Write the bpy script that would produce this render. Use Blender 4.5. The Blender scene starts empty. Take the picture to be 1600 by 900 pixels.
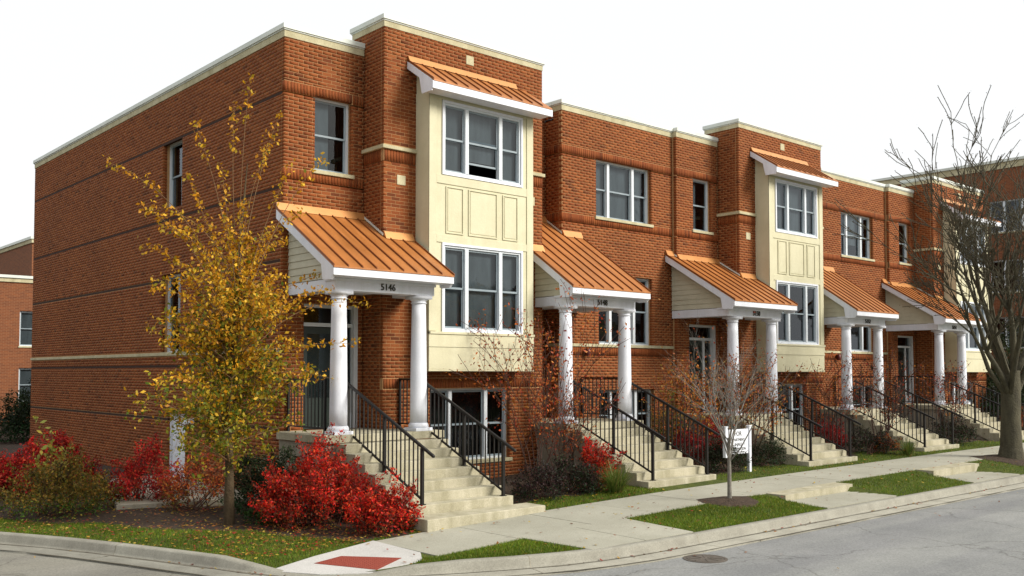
import bpy, bmesh, math, random
import numpy as np
from mathutils import Vector, Matrix
random.seed(7); RNG = np.random.default_rng(11)
S = bpy.context.scene; C = S.collection
rad = math.radians
# ------------------------------------------------------------------ camera
CAM = (-8.678, -16.108, 2.612)
cd = bpy.data.cameras.new('camera'); cam = bpy.data.objects.new('camera', cd); C.objects.link(cam)
cam.location = CAM; cam.rotation_euler = (rad(90+2.251), 0, rad(-41.705))
cd.sensor_width = 36; cd.lens = 1510.9/1600*36; cd.shift_y = 73.6/1600; cd.clip_end = 3000; cd.clip_start = .1
S.camera = cam
# ------------------------------------------------------------------ sky, sun, exposure
SUN_EL, SUN_AZ = 33, 150       # azimuth clockwise from +Y (north) seen from above: sun in front, to the right
W = bpy.data.worlds.new('World'); S.world = W; W.use_nodes = True
nt = W.node_tree; nt.nodes.clear()
sky = nt.nodes.new('ShaderNodeTexSky'); sky.sky_type = 'NISHITA'; sky.sun_disc = False
sky.sun_elevation = rad(SUN_EL); sky.sun_rotation = rad(SUN_AZ); sky.air_density = 1.6; sky.dust_density = 6; sky.ozone_density = 1
hs = nt.nodes.new('ShaderNodeMix'); hs.data_type = 'RGBA'; hs.inputs[0].default_value = .86
hs.inputs[7].default_value = (10.4, 10.5, 10.6, 1)     # white overcast veil
bg = nt.nodes.new('ShaderNodeBackground'); bg.inputs[1].default_value = .108
wo = nt.nodes.new('ShaderNodeOutputWorld')
nt.links.new(sky.outputs[0], hs.inputs[6]); nt.links.new(hs.outputs[2], bg.inputs[0]); nt.links.new(bg.outputs[0], wo.inputs[0])
sl = bpy.data.lights.new('sun', 'SUN'); sl.energy = 4.8; sl.angle = rad(24); sl.color = (1, .95, .86)
so = bpy.data.objects.new('sun', sl); C.objects.link(so); so.location = (20, -40, 40)
so.rotation_euler = (rad(90-SUN_EL), 0, rad(180-SUN_AZ))
S.view_settings.view_transform = 'Standard'; S.view_settings.look = 'None'; S.view_settings.gamma = 1
S.view_settings.exposure = 0.0
S.render.engine = 'CYCLES'
# ------------------------------------------------------------------ materials
def newmat(name):
    m = bpy.data.materials.new(name); m.use_nodes = True
    b = m.node_tree.nodes['Principled BSDF']; return m, m.node_tree, b
def ramp(nt, stops, fac):
    r = nt.nodes.new('ShaderNodeValToRGB'); e = r.color_ramp.elements
    while len(e) < len(stops): e.new(.5)
    for i, (p, c) in enumerate(stops): e[i].position = p; e[i].color = (*c, 1)
    nt.links.new(fac, r.inputs[0]); return r.outputs[0]
def noise(nt, scale, detail=4, rough=.6, coord=None, stretch=None):
    tc = nt.nodes.new('ShaderNodeTexCoord'); n = nt.nodes.new('ShaderNodeTexNoise')
    n.inputs['Scale'].default_value = scale; n.inputs['Detail'].default_value = detail; n.inputs['Roughness'].default_value = rough
    src = tc.outputs['Object']
    if stretch:
        mp = nt.nodes.new('ShaderNodeMapping'); mp.inputs['Scale'].default_value = stretch; nt.links.new(src, mp.inputs[0]); src = mp.outputs[0]
    nt.links.new(src, n.inputs['Vector']); return n.outputs['Fac']
def bump(nt, b, h, dist=.01, st=.5):
    k = nt.nodes.new('ShaderNodeBump'); k.inputs['Strength'].default_value = st; k.inputs['Distance'].default_value = dist
    nt.links.new(h, k.inputs['Height']); nt.links.new(k.outputs[0], b.inputs['Normal'])
def mixc(nt, a, b, fac, mode='MIX'):
    m = nt.nodes.new('ShaderNodeMix'); m.data_type = 'RGBA'; m.blend_type = mode
    for v, s in ((a, m.inputs[6]), (b, m.inputs[7]), (fac, m.inputs[0])):
        if isinstance(v, (tuple, list)): s.default_value = (*v, 1)
        elif isinstance(v, (int, float)): s.default_value = v
        else: nt.links.new(v, s)
    return m.outputs[2]
def noisy(name, c1, c2, scale=3, rough=.7, metal=0, fine=None, bmp=None, spec=.3, stretch=None, detail=5, lo=.3, hi=.7):
    m, t, b = newmat(name)
    col = ramp(t, [(lo, c1), (hi, c2)], noise(t, scale, detail, stretch=stretch))
    if fine: col = mixc(t, col, ramp(t, [(.35, (1-fine,)*3), (.65, (1+fine,)*3)], noise(t, scale*18, 3)), 1.0, 'MULTIPLY')
    t.links.new(col, b.inputs['Base Color']); b.inputs['Roughness'].default_value = rough
    b.inputs['Metallic'].default_value = metal; b.inputs['Specular IOR Level'].default_value = spec
    if bmp: bump(t, b, noise(t, bmp[0], 4), bmp[1], bmp[2] if len(bmp) > 2 else .6)
    return m
def brick_mat(name, objrand=False):
    m, t, b = newmat(name)
    if objrand:
        oi = t.nodes.new('ShaderNodeObjectInfo'); f = oi.outputs['Random']
    else:
        at = t.nodes.new('ShaderNodeAttribute'); at.attribute_name = 'tone'; f = at.outputs['Fac']
    col = ramp(t, [(0, (.105, .030, .010)), (.2, (.168, .043, .012)), (.55, (.213, .058, .0155)), (.85, (.252, .076, .021)), (1, (.21, .066, .022))], f)
    geo = t.nodes.new('ShaderNodeNewGeometry')
    n = t.nodes.new('ShaderNodeTexNoise'); n.inputs['Scale'].default_value = .55; n.inputs['Detail'].default_value = 5
    t.links.new(geo.outputs['Position'], n.inputs['Vector'])
    col = mixc(t, col, ramp(t, [(.3, (.86, .86, .87)), (.7, (1.09, 1.08, 1.05))], n.outputs['Fac']), 1.0, 'MULTIPLY')
    n2 = t.nodes.new('ShaderNodeTexNoise'); n2.inputs['Scale'].default_value = 60; n2.inputs['Detail'].default_value = 3
    t.links.new(geo.outputs['Position'], n2.inputs['Vector'])
    col = mixc(t, col, ramp(t, [(.3, (.85,)*3), (.7, (1.15,)*3)], n2.outputs['Fac']), 1.0, 'MULTIPLY')
    t.links.new(col, b.inputs['Base Color']); b.inputs['Roughness'].default_value = .85; b.inputs['Specular IOR Level'].default_value = .2
    bump(t, b, n2.outputs['Fac'], .004, .6); return m
def far_brick(name):
    m, t, b = newmat(name)
    geo = t.nodes.new('ShaderNodeNewGeometry'); sp = t.nodes.new('ShaderNodeSeparateXYZ'); t.links.new(geo.outputs['Position'], sp.inputs[0])
    ad = t.nodes.new('ShaderNodeMath'); t.links.new(sp.outputs[0], ad.inputs[0]); t.links.new(sp.outputs[1], ad.inputs[1])
    cb = t.nodes.new('ShaderNodeCombineXYZ'); t.links.new(ad.outputs[0], cb.inputs[0]); t.links.new(sp.outputs[2], cb.inputs[1])
    br = t.nodes.new('ShaderNodeTexBrick'); t.links.new(cb.outputs[0], br.inputs['Vector'])
    br.inputs['Scale'].default_value = 1; br.inputs['Brick Width'].default_value = .203; br.inputs['Row Height'].default_value = .0677; br.inputs['Mortar Size'].default_value = .006
    br.inputs['Color1'].default_value = (.125, .036, .011, 1); br.inputs['Color2'].default_value = (.19, .056, .015, 1); br.inputs['Mortar'].default_value = (.24, .12, .06, 1)
    t.links.new(br.outputs['Color'], b.inputs['Base Color']); b.inputs['Roughness'].default_value = .9
    bump(t, b, br.outputs['Fac'], .004, -.6); return m
def leaf_mat(name, trans=.35):
    m, t, b = newmat(name)
    at = t.nodes.new('ShaderNodeAttribute'); at.attribute_name = 'col'
    t.links.new(at.outputs['Color'], b.inputs['Base Color']); b.inputs['Roughness'].default_value = .55; b.inputs['Specular IOR Level'].default_value = .25
    tr = t.nodes.new('ShaderNodeBsdfTranslucent'); t.links.new(at.outputs['Color'], tr.inputs[0])
    mx = t.nodes.new('ShaderNodeMixShader'); mx.inputs[0].default_value = trans
    out = t.nodes['Material Output']; t.links.new(b.outputs[0], mx.inputs[1]); t.links.new(tr.outputs[0], mx.inputs[2]); t.links.new(mx.outputs[0], out.inputs[0])
    return m
def glass_mat():
    m, t, b = newmat('window_glass')
    n = noise(t, .9, 2)
    gl = t.nodes.new('ShaderNodeBsdfGlossy'); gl.inputs['Roughness'].default_value = .03; gl.inputs[0].default_value = (.86, .93, 1, 1)
    bp = t.nodes.new('ShaderNodeBump'); bp.inputs['Strength'].default_value = .12; bp.inputs['Distance'].default_value = .05
    t.links.new(n, bp.inputs['Height']); t.links.new(bp.outputs[0], gl.inputs['Normal'])
    tr = t.nodes.new('ShaderNodeBsdfTransparent'); tr.inputs[0].default_value = (.62, .70, .74, 1)
    fr = t.nodes.new('ShaderNodeFresnel'); fr.inputs[0].default_value = 1.5
    mm = t.nodes.new('ShaderNodeMath'); mm.operation = 'MULTIPLY_ADD'; mm.inputs[1].default_value = 1.15; mm.inputs[2].default_value = .0
    t.links.new(fr.outputs[0], mm.inputs[0])
    mx = t.nodes.new('ShaderNodeMixShader'); t.links.new(mm.outputs[0], mx.inputs[0]); t.links.new(tr.outputs[0], mx.inputs[1]); t.links.new(gl.outputs[0], mx.inputs[2])
    t.links.new(mx.outputs[0], t.nodes['Material Output'].inputs[0]); return m
def concrete(name, c1, c2, streak=False, scale=1.3, joints=None):
    m, t, b = newmat(name)
    col = ramp(t, [(.3, c1), (.7, c2)], noise(t, scale, 6, .65))
    col = mixc(t, col, ramp(t, [(.3, (.82,)*3), (.7, (1.14,)*3)], noise(t, 55, 3)), 1.0, 'MULTIPLY')
    if streak: col = mixc(t, col, ramp(t, [(.38, (.74, .73, .64)), (.62, (1.06, 1.05, 1.03))], noise(t, 2.2, 4, stretch=(2.2, 2.2, .35))), .7, 'MULTIPLY')
    t.links.new(col, b.inputs['Base Color']); b.inputs['Roughness'].default_value = .88; b.inputs['Specular IOR Level'].default_value = .25
    bump(t, b, noise(t, 90, 3), .004, .5); return m
def street_mat(name, c1, c2, ang=0.0):
    m, t, b = newmat(name)
    tc = t.nodes.new('ShaderNodeTexCoord')
    def nz(scale, st, detail=5, rough=.6):
        mp = t.nodes.new('ShaderNodeMapping'); mp.inputs['Rotation'].default_value = (0, 0, ang); mp.inputs['Scale'].default_value = st
        t.links.new(tc.outputs['Object'], mp.inputs[0]); n = t.nodes.new('ShaderNodeTexNoise'); n.inputs['Scale'].default_value = scale
        n.inputs['Detail'].default_value = detail; n.inputs['Roughness'].default_value = rough; t.links.new(mp.outputs[0], n.inputs['Vector']); return n.outputs['Fac']
    col = ramp(t, [(.3, c1), (.7, c2)], nz(.7, (1, 1, 1), 7))
    col = mixc(t, col, ramp(t, [(.35, (.84, .84, .86)), (.6, (1.05, 1.05, 1.03))], nz(1.4, (.06, 1, 1))), 1.0, 'MULTIPLY')
    col = mixc(t, col, ramp(t, [(.3, (.72,)*3), (.5, (1,)*3), (.72, (1.25,)*3)], nz(45, (1, 1, 1), 3)), 1.0, 'MULTIPLY')
    # hairline cracks
    v = t.nodes.new('ShaderNodeTexVoronoi'); v.feature = 'DISTANCE_TO_EDGE'; v.inputs['Scale'].default_value = .33
    mp = t.nodes.new('ShaderNodeMapping'); t.links.new(tc.outputs['Object'], mp.inputs[0])
    ds = t.nodes.new('ShaderNodeTexNoise'); ds.inputs['Scale'].default_value = 1.3; ds.inputs['Detail'].default_value = 6; t.links.new(tc.outputs['Object'], ds.inputs['Vector'])
    av = t.nodes.new('ShaderNodeVectorMath'); av.operation = 'ADD'; t.links.new(mp.outputs[0], av.inputs[0]); t.links.new(ds.outputs['Color'], av.inputs[1]); t.links.new(av.outputs[0], v.inputs['Vector'])
    col = mixc(t, col, ramp(t, [(0, (.55, .54, .52)), (.008, (1, 1, 1))], v.outputs['Distance']), .8, 'MULTIPLY')
    t.links.new(col, b.inputs['Base Color']); b.inputs['Roughness'].default_value = .85; b.inputs['Specular IOR Level'].default_value = .3
    bump(t, b, nz(120, (1, 1, 1), 3), .006, .6); return m
M = {}
M['brick'] = brick_mat('red_brick'); M['brick1'] = brick_mat('red_brick_single', True)
M['mortar'] = noisy('mortar', (.37, .205, .09), (.45, .265, .125), 8, .95, fine=.12, bmp=(70, .003))
M['farbrick'] = far_brick('far_brick')
M['stone'] = concrete('cast_stone', (.46, .42, .27), (.54, .50, .34))
M['coping'] = noisy('coping_metal', (.62, .66, .61), (.70, .73, .68), 2, .45, spec=.4)
M['white'] = noisy('white_paint', (.66, .69, .76), (.74, .76, .82), 2.2, .5, fine=.03, spec=.4)
M['vinyl'] = noisy('white_vinyl', (.58, .63, .67), (.66, .70, .73), 4, .4, spec=.45)
M['sash'] = noisy('sash_grey', (.20, .25, .28), (.27, .32, .35), 4, .45)
M['cream'] = noisy('cream_panel', (.54, .51, .35), (.60, .57, .40), 3, .6, fine=.04, bmp=(25, .004))
M['siding'] = noisy('siding_tan', (.46, .44, .33), (.53, .51, .39), 4, .6, fine=.05)
M['copper'] = noisy('copper_roof', (.36, .128, .028), (.43, .160, .038), 1.6, .45, .12, fine=.05, spec=.5)
def weather(key, st, c, amt, scale=1.0):
    m = M[key]; t = m.node_tree; b = t.nodes['Principled BSDF']; src = b.inputs['Base Color'].links[0].from_socket
    t.links.new(mixc(t, src, ramp(t, [(.36, c), (.60, (1, 1, 1))], noise(t, scale, 5, .7, stretch=st)), amt, 'MULTIPLY'), b.inputs['Base Color'])
    t.links.new(ramp(t, [(.3, (b.inputs['Roughness'].default_value-.08,)*3), (.7, (b.inputs['Roughness'].default_value+.14,)*3)], noise(t, scale*2, 4, stretch=st)), b.inputs['Roughness'])
weather('copper', (3.5, .5, .5), (.70, .72, .78), .8); weather('cream', (5, 5, .45), (.88, .87, .82), .5); weather('white', (6, 6, .6), (.88, .88, .86), .7); weather('stone', (3, 3, .8), (.72, .70, .64), .8); weather('coping', (1, 1, 3), (.80, .82, .80), .8)
M['seam'] = noisy('copper_seam', (.15, .045, .012), (.21, .065, .018), 2, .5, .12)
M['flash'] = noisy('copper_flashing', (.48, .21, .065), (.56, .26, .085), 3, .35, .35, spec=.5)
M['iron'] = noisy('black_iron', (.006, .0055, .005), (.011, .009, .008), 9, .5, spec=.3)
M['glass'] = glass_mat()
M['blind'] = noisy('blind', (.17, .18, .18), (.30, .31, .31), 1.4, .9, stretch=(3, 3, .6))
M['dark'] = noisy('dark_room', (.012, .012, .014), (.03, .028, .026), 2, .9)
M['door'] = noisy('dark_green_door', (.012, .022, .018), (.020, .034, .028), 4, .4, spec=.5)
M['number'] = noisy('dark_bronze', (.02, .018, .006), (.04, .03, .01), 10, .5)
M['steps'] = concrete('step_concrete', (.34, .315, .225), (.46, .43, .33), True, 2.2)
M['cheek'] = concrete('cheek_concrete', (.27, .25, .20), (.36, .33, .27), True, 1.5)
M['walk'] = concrete('sidewalk_concrete', (.28, .272, .215), (.37, .36, .295), False, .8)
M['ramp'] = concrete('new_concrete', (.42, .41, .385), (.50, .49, .465), False, 1.5)
M['kerb'] = concrete('kerb_concrete', (.21, .20, .165), (.31, .30, .25), False, 2.3)
M['street'] = street_mat('street_surface', (.185, .190, .186), (.25, .253, .245))
M['street2'] = street_mat('side_street_surface', (.17, .162, .135), (.235, .225, .19), 1.1)
M['tactile'] = noisy('brick_red_paving', (.19, .036, .022), (.25, .052, .032), 30, .8, bmp=(60, .004))
M['soil'] = noisy('mulch_soil', (.028, .018, .012), (.075, .05, .032), 14, .95, fine=.4, bmp=(30, .03, 1))
M['turf'] = noisy('turf', (.035, .05, .006), (.085, .105, .012), 4, .95, fine=.4, bmp=(60, .02, 1))
M['earth'] = noisy('far_ground', (.08, .10, .03), (.14, .14, .06), .05, .95, fine=.2)
M['bark'] = noisy('dark_bark', (.045, .030, .016), (.10, .07, .035), 9, .9, bmp=(25, .02, 1), stretch=(1, 1, .3))
M['bark2'] = noisy('mossy_bark', (.045, .040, .026), (.10, .09, .055), 6, .9, bmp=(22, .03, 1), stretch=(1, 1, .3))
M['bark3'] = noisy('pale_bark', (.13, .12, .10), (.23, .21, .18), 9, .8, bmp=(25, .01, 1))
M['shoot'] = noisy('brown_shoot', (.13, .07, .03), (.22, .13, .06), 9, .8)
M['twig'] = noisy('dark_twig', (.05, .025, .018), (.10, .05, .035), 9, .9)
M['leaf'] = leaf_mat('leaf'); M['grass'] = leaf_mat('grass_blade', .25)
M['manhole'] = noisy('rusty_iron', (.085, .075, .062), (.14, .12, .10), 12, .7, .3)
M['roofing'] = noisy('flat_roofing', (.2, .2, .2), (.28, .28, .27), 1, .95)
M['groove_shade'] = noisy('groove_shade_dark', (.03, .014, .008), (.05, .022, .012), 8, .9)  # near-black brown standing in for the shade inside the side-wall grooves
M['shade_dirt'] = noisy('gutter_shade_dirt', (.08, .07, .05), (.17, .155, .12), 12, .95, fine=.3)  # dirt brown that also paints the kerb's shadow line
M['lamp'] = noisy('lamp_metal', (.10, .02, .02), (.13, .03, .025), 5, .4)
# ------------------------------------------------------------------ mesh helpers
def props(o, label=None, cat=None, group=None, kind=None):
    if label: o['label'] = label
    if cat: o['category'] = cat
    if group: o['group'] = group
    if kind: o['kind'] = kind
    return o
def wloc(o):
    v = Vector((0, 0, 0))
    while o: v += Vector(o.location); o = o.parent
    return v
def thing(name, loc, label, cat, group=None):
    o = bpy.data.objects.new(name, None); o.empty_display_size = .3; o.location = loc; C.objects.link(o)
    return props(o, label, cat, group)
def link(name, me, parent=None, mats=()):
    for m in mats: me.materials.append(M[m])
    o = bpy.data.objects.new(name, me); C.objects.link(o)
    if parent: o.parent = parent
    return o
class MB:
    def __init__(s, T=None): s.v = []; s.f = []; s.m = []; s.T = T or (lambda u, d, z: (u, d, z)); s.cur = 0
    def pts(s, ps, fs, m=None):
        n = len(s.v); s.v += [s.T(*p) for p in ps]
        for f in fs: s.f.append([n+i for i in f]); s.m.append(s.cur if m is None else m)
    def box(s, x0, x1, y0, y1, z0, z1, m=None):
        s.pts([(x0, y0, z0), (x1, y0, z0), (x1, y1, z0), (x0, y1, z0), (x0, y0, z1), (x1, y0, z1), (x1, y1, z1), (x0, y1, z1)],
              [(0, 3, 2, 1), (4, 5, 6, 7), (0, 1, 5, 4), (1, 2, 6, 5), (2, 3, 7, 6), (3, 0, 4, 7)], m)
    def prism(s, poly, axis, a, b, m=None):
        """poly in the other two axes (order kept), extruded along axis from a to b"""
        def P(p, t):
            return {0: (t, p[0], p[1]), 1: (p[0], t, p[1]), 2: (p[0], p[1], t)}[axis]
        n = len(poly); s.pts([P(p, a) for p in poly]+[P(p, b) for p in poly],
              [tuple(range(n)), tuple(range(2*n-1, n-1, -1))]+[(i, n+i, n+(i+1) % n, (i+1) % n) for i in range(n)], m)
    def bar(s, p, q, w, h, m=None):
        """square bar between two points"""
        p = Vector(p); q = Vector(q); d = (q-p).normalized()
        up = Vector((0, 0, 1)) if abs(d.z) < .9 else Vector((0, 1, 0))
        a = d.cross(up).normalized()*w/2; b = a.cross(d).normalized()*h/2
        s.pts([p-a-b, p+a-b, p+a+b, p-a+b, q-a-b, q+a-b, q+a+b, q-a+b],
              [(0, 3, 2, 1), (4, 5, 6, 7), (0, 1, 5, 4), (1, 2, 6, 5), (2, 3, 7, 6), (3, 0, 4, 7)], m)
    def lathe(s, cx, cy, prof, n=20, m=None):
        ps = []; fs = []
        for r, z in prof: ps += [(cx+r*math.cos(2*math.pi*i/n), cy+r*math.sin(2*math.pi*i/n), z) for i in range(n)]
        for k in range(len(prof)-1): fs += [(k*n+i, k*n+(i+1) % n, (k+1)*n+(i+1) % n, (k+1)*n+i) for i in range(n)]
        fs += [tuple(range(n-1, -1, -1)), tuple((len(prof)-1)*n+i for i in range(n))]
        s.pts(ps, fs, m)
    def build(s, name, mats, parent=None, smooth=False, bevel=0, origin=None, kind=None, label=None, recalc=True):
        if isinstance(mats, str): mats = [mats]
        off = wloc(parent) if parent else Vector(origin or (0, 0, 0))
        me = bpy.data.meshes.new(name); me.from_pydata([tuple(Vector(p)-off) for p in s.v], [], s.f)
        bm = bmesh.new(); bm.from_mesh(me)
        for f, k in zip(bm.faces, s.m): f.material_index = k
        if recalc: bmesh.ops.recalc_face_normals(bm, faces=bm.faces)
        if bevel: bmesh.ops.bevel(bm, geom=[e for e in bm.edges if e.calc_face_angle(0) > .5], offset=bevel, segments=1, affect='EDGES', clamp_overlap=True)
        if smooth:
            for f in bm.faces: f.smooth = len(f.verts) == 4
        bm.to_mesh(me); bm.free()
        o = link(name, me, parent, mats)
        if not parent: o.location = off
        return props(o, label, None, None, kind)
def npmesh(name, V, F, mat, parent=None, attr=None, attrname='tone', smooth=False, origin=None, kind=None):
    """V (n,3), F (m,k) numpy; attr (m,) float or (m,3) colour, one per face"""
    off = np.array(wloc(parent) if parent else (origin or (0, 0, 0)), float)
    V = np.asarray(V, np.float32)-off.astype(np.float32); F = np.asarray(F, np.int32); k = F.shape[1]
    me = bpy.data.meshes.new(name); me.vertices.add(len(V)); me.vertices.foreach_set('co', V.ravel())
    me.loops.add(F.size); me.loops.foreach_set('vertex_index', F.ravel())
    me.polygons.add(len(F)); me.polygons.foreach_set('loop_start', np.arange(0, F.size, k, dtype=np.int32)); me.polygons.foreach_set('loop_total', np.full(len(F), k, np.int32))
    if smooth: me.polygons.foreach_set('use_smooth', np.ones(len(F), bool))
    me.update(calc_edges=True)
    if attr is not None:
        attr = np.asarray(attr, np.float32)
        if attr.ndim == 1:
            a = me.attributes.new(attrname, 'FLOAT', 'FACE'); a.data.foreach_set('value', attr)
        else:
            a = me.attributes.new(attrname, 'FLOAT_COLOR', 'FACE'); a.data.foreach_set('color', np.hstack([attr, np.ones((len(attr), 1), np.float32)]).ravel())
    o = link(name, me, parent, [mat])
    if not parent: o.location = tuple(off)
    if kind: o['kind'] = kind
    return o
# ------------------------------------------------------------------ brickwork
RH, BW, J = .0677, .203, .010
BOXF = np.array([(0, 1, 5, 4), (1, 2, 6, 5), (3, 0, 4, 7), (4, 5, 6, 7), (0, 3, 2, 1)])
def TF(plane): return ('F', plane)
def mapT(kind, plane, u, d, z):
    if kind == 'F': return (u, plane+d, z)
    if kind == 'L': return (plane+d, u, z)
    return (plane-d, u, z)
class Bricks:
    """collects brick boxes (u0,u1,d0,d1,z0,z1) on planes"""
    def __init__(s): s.b = []
    def face(s, kind, plane, u0, u1, z0, z1, openings=(), soldiers=(), skips=(), depth=.09):
        r = int(math.floor(z0/RH)); sold = [(a, b) for a, b in soldiers]
        while r*RH < z1:
            a, b = r*RH, r*RH+RH-J; r += 1
            a2, b2 = max(a, z0), min(b, z1)
            cuts = [(a2, b2)]
            for (sa, sb) in list(sold)+[(k[0], k[1]) for k in skips]:
                nc = []
                for (p, q) in cuts:
                    if q <= sa or p >= sb: nc.append((p, q)); continue
                    if p < sa-J: nc.append((p, sa-J))
                    if q > sb+J: nc.append((sb+J, q))
                cuts = nc
            off = (r % 2)*BW/2
            for (p, q) in cuts:
                if q-p < .012: continue
                k = math.floor((u0-off)/BW)
                while k*BW+off < u1:
                    s.clip(kind, plane, max(u0, k*BW+off), min(u1, k*BW+off+BW-J), p, q, openings, depth); k += 1
        for (sa, sb) in sold:
            sw = RH; k = math.floor(u0/sw)
            while k*sw < u1:
                s.clip(kind, plane, max(u0, k*sw), min(u1, k*sw+sw-J), max(sa, z0)+J*.5, min(sb, z1)-J*.5, openings, depth, -.006); k += 1
    def clip(s, kind, plane, ua, ub, za, zb, openings, depth, proud=0.0):
        segs = [(ua, ub)]
        segs = [(ua, ub, za, zb)]
        for (o0, o1, p0, p1) in openings:
            ns = []
            for a, b, c, d in segs:
                if b <= o0 or a >= o1 or d <= p0+.004 or c >= p1-.004: ns.append((a, b, c, d)); continue
                if a < o0: ns.append((a, o0, c, d))
                if b > o1: ns.append((o1, b, c, d))
                lo, hi = max(a, o0), min(b, o1)
                if c < p0-.015: ns.append((lo, hi, c, p0))
                if d > p1+.015: ns.append((lo, hi, p1, d))
            segs = ns
        for a, b, c, d in segs:
            if b-a > .014 and d-c > .012: s.b.append((kind, plane, a, b, proud, depth, c, d))
    def mesh(s, name, parent, singles=0, center=None):
        L = s.b
        if singles:
            def key(q):
                k, pl, a, b, d0, d1, z0, z1 = q
                x, y, z = mapT(k, pl, (a+b)/2, 0, (z0+z1)/2)
                dist = math.dist((x, y, z), CAM)
                vis = k == 'F' and 3.0 < z < 9.3 and x > .9 and not (y > -.3 and z < 6.0)
                return (0 if vis else 1, dist-(b-a)*10-(z1-z0)*4)
            L = sorted(L, key=key); one, L = L[:singles], L[singles:]
            cache = {}
            off = wloc(parent)
            for (k, pl, a, b, d0, d1, z0, z1) in one:
                dims = (k, round(b-a, 3), round(z1-z0, 3), d0)
                if dims not in cache:
                    w, h = (b-a)/2, (z1-z0)/2
                    P = [(-w, d0, -h), (w, d0, -h), (w, d1, -h), (-w, d1, -h), (-w, d0, h), (w, d0, h), (w, d1, h), (-w, d1, h)]
                    me = bpy.data.meshes.new('brick'); me.from_pydata([mapT(k, 0, *p) for p in P], [], [tuple(f) if k != 'L' else tuple(f[::-1]) for f in BOXF.tolist()])
                    me.materials.append(M['brick1']); cache[dims] = me
                o = bpy.data.objects.new('brick', cache[dims]); C.objects.link(o); o.parent = parent
                o.location = Vector(mapT(k, pl, (a+b)/2, 0, (z0+z1)/2))-off
        n = len(L)
        if not n: return
        A = np.array([q[2:] for q in L]); V = np.zeros((n, 8, 3))
        for j, (i, d, h) in enumerate([(0, 2, 4), (1, 2, 4), (1, 3, 4), (0, 3, 4), (0, 2, 5), (1, 2, 5), (1, 3, 5), (0, 3, 5)]):
            V[:, j] = A[:, [i, d, h]]
        K = np.array([{'F': 0, 'L': 1, 'R': 2}[q[0]] for q in L]); PL = np.array([q[1] for q in L])[:, None]
        u, d, z = V[..., 0].copy(), V[..., 1].copy(), V[..., 2].copy()
        X = np.where(K[:, None] == 0, u, np.where(K[:, None] == 1, PL+d, PL-d)); Y = np.where(K[:, None] == 0, PL+d, u)
        V = np.stack([X, Y, z], -1).reshape(-1, 3)
        F = (BOXF[None]+np.arange(n)[:, None, None]*8)
        F[K == 1] = F[K == 1][:, :, ::-1]
        t = np.clip(RNG.beta(2.4, 2.0, n), 0, 1); t = .5+(t-.5)*.8; t[RNG.random(n) < .03] = .05
        npmesh(name, V, F.reshape(-1, 4), 'brick', parent, np.repeat(t, 5), kind='stuff')
def slab(mb, kind, plane, u0, u1, z0, z1, openings, d0, d1, grooves=(), m=0):
    """wall slab with openings from depth d0 to d1; grooves: z ranges where the slab is missing"""
    us = sorted({u0, u1, *[min(max(v, u0), u1) for o in openings for v in o[:2]]})
    zs = sorted({z0, z1, *[min(max(v, z0), z1) for o in openings for v in o[2:]], *[min(max(v, z0), z1) for g in grooves for v in g]})
    def solid(i, j):
        if not (0 <= i < len(us)-1 and 0 <= j < len(zs)-1): return False
        u, z = (us[i]+us[i+1])/2, (zs[j]+zs[j+1])/2
        return not any(a < u < b and c < z < d for a, b, c, d in openings) and not any(c < z < d for c, d in grooves)
    def q(a): mb.pts([mapT(kind, plane, *p) for p in a], [(0, 1, 2, 3)], m)
    for i in range(len(us)-1):
        for j in range(len(zs)-1):
            if not solid(i, j): continue
            a, b, c, e = us[i], us[i+1], zs[j], zs[j+1]
            q([(a, d0, c), (b, d0, c), (b, d0, e), (a, d0, e)]); q([(a, d1, c), (a, d1, e), (b, d1, e), (b, d1, c)])
            if not solid(i-1, j): q([(a, d0, c), (a, d0, e), (a, d1, e), (a, d1, c)])
            if not solid(i+1, j): q([(b, d0, c), (b, d1, c), (b, d1, e), (b, d0, e)])
            if not solid(i, j-1): q([(a, d0, c), (a, d1, c), (b, d1, c), (b, d0, c)])
            if not solid(i, j+1): q([(a, d0, e), (b, d0, e), (b, d1, e), (a, d1, e)])
G = .004
def grow(ops): return [(a-G, b+G, c-G, d+G) for a, b, c, d in ops]
def wallface(wm, br, kind, plane, u0, u1, z0, z1, ops=(), sold=(), skips=(), gro=(), e0=0, e1=0, mat='brick'):
    """bricks + mortar slab. e0/e1: amount the mortar slab is cut back at its two ends; ud bricks run full"""
    br.face(kind, plane, u0+(.105 if e0 == 2 else 0), u1-(.105 if e1 == 2 else 0), z0, z1, ops, sold, skips)
    a = u0+(G if e0 else 0)+(.06 if e0 == 2 else 0); b = u1-(G if e1 else 0)-(.06 if e1 == 2 else 0)
    slab(wm, kind, plane, a, b, z0, z1, grow(ops), G, .05, [(g-.026, g+.003) for g in gro])
    slab(wm, kind, plane, a+.03*(e0 == 1), b-.03*(e1 == 1), z0, z1, grow(ops), .049 if not gro else .085, .28)
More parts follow.
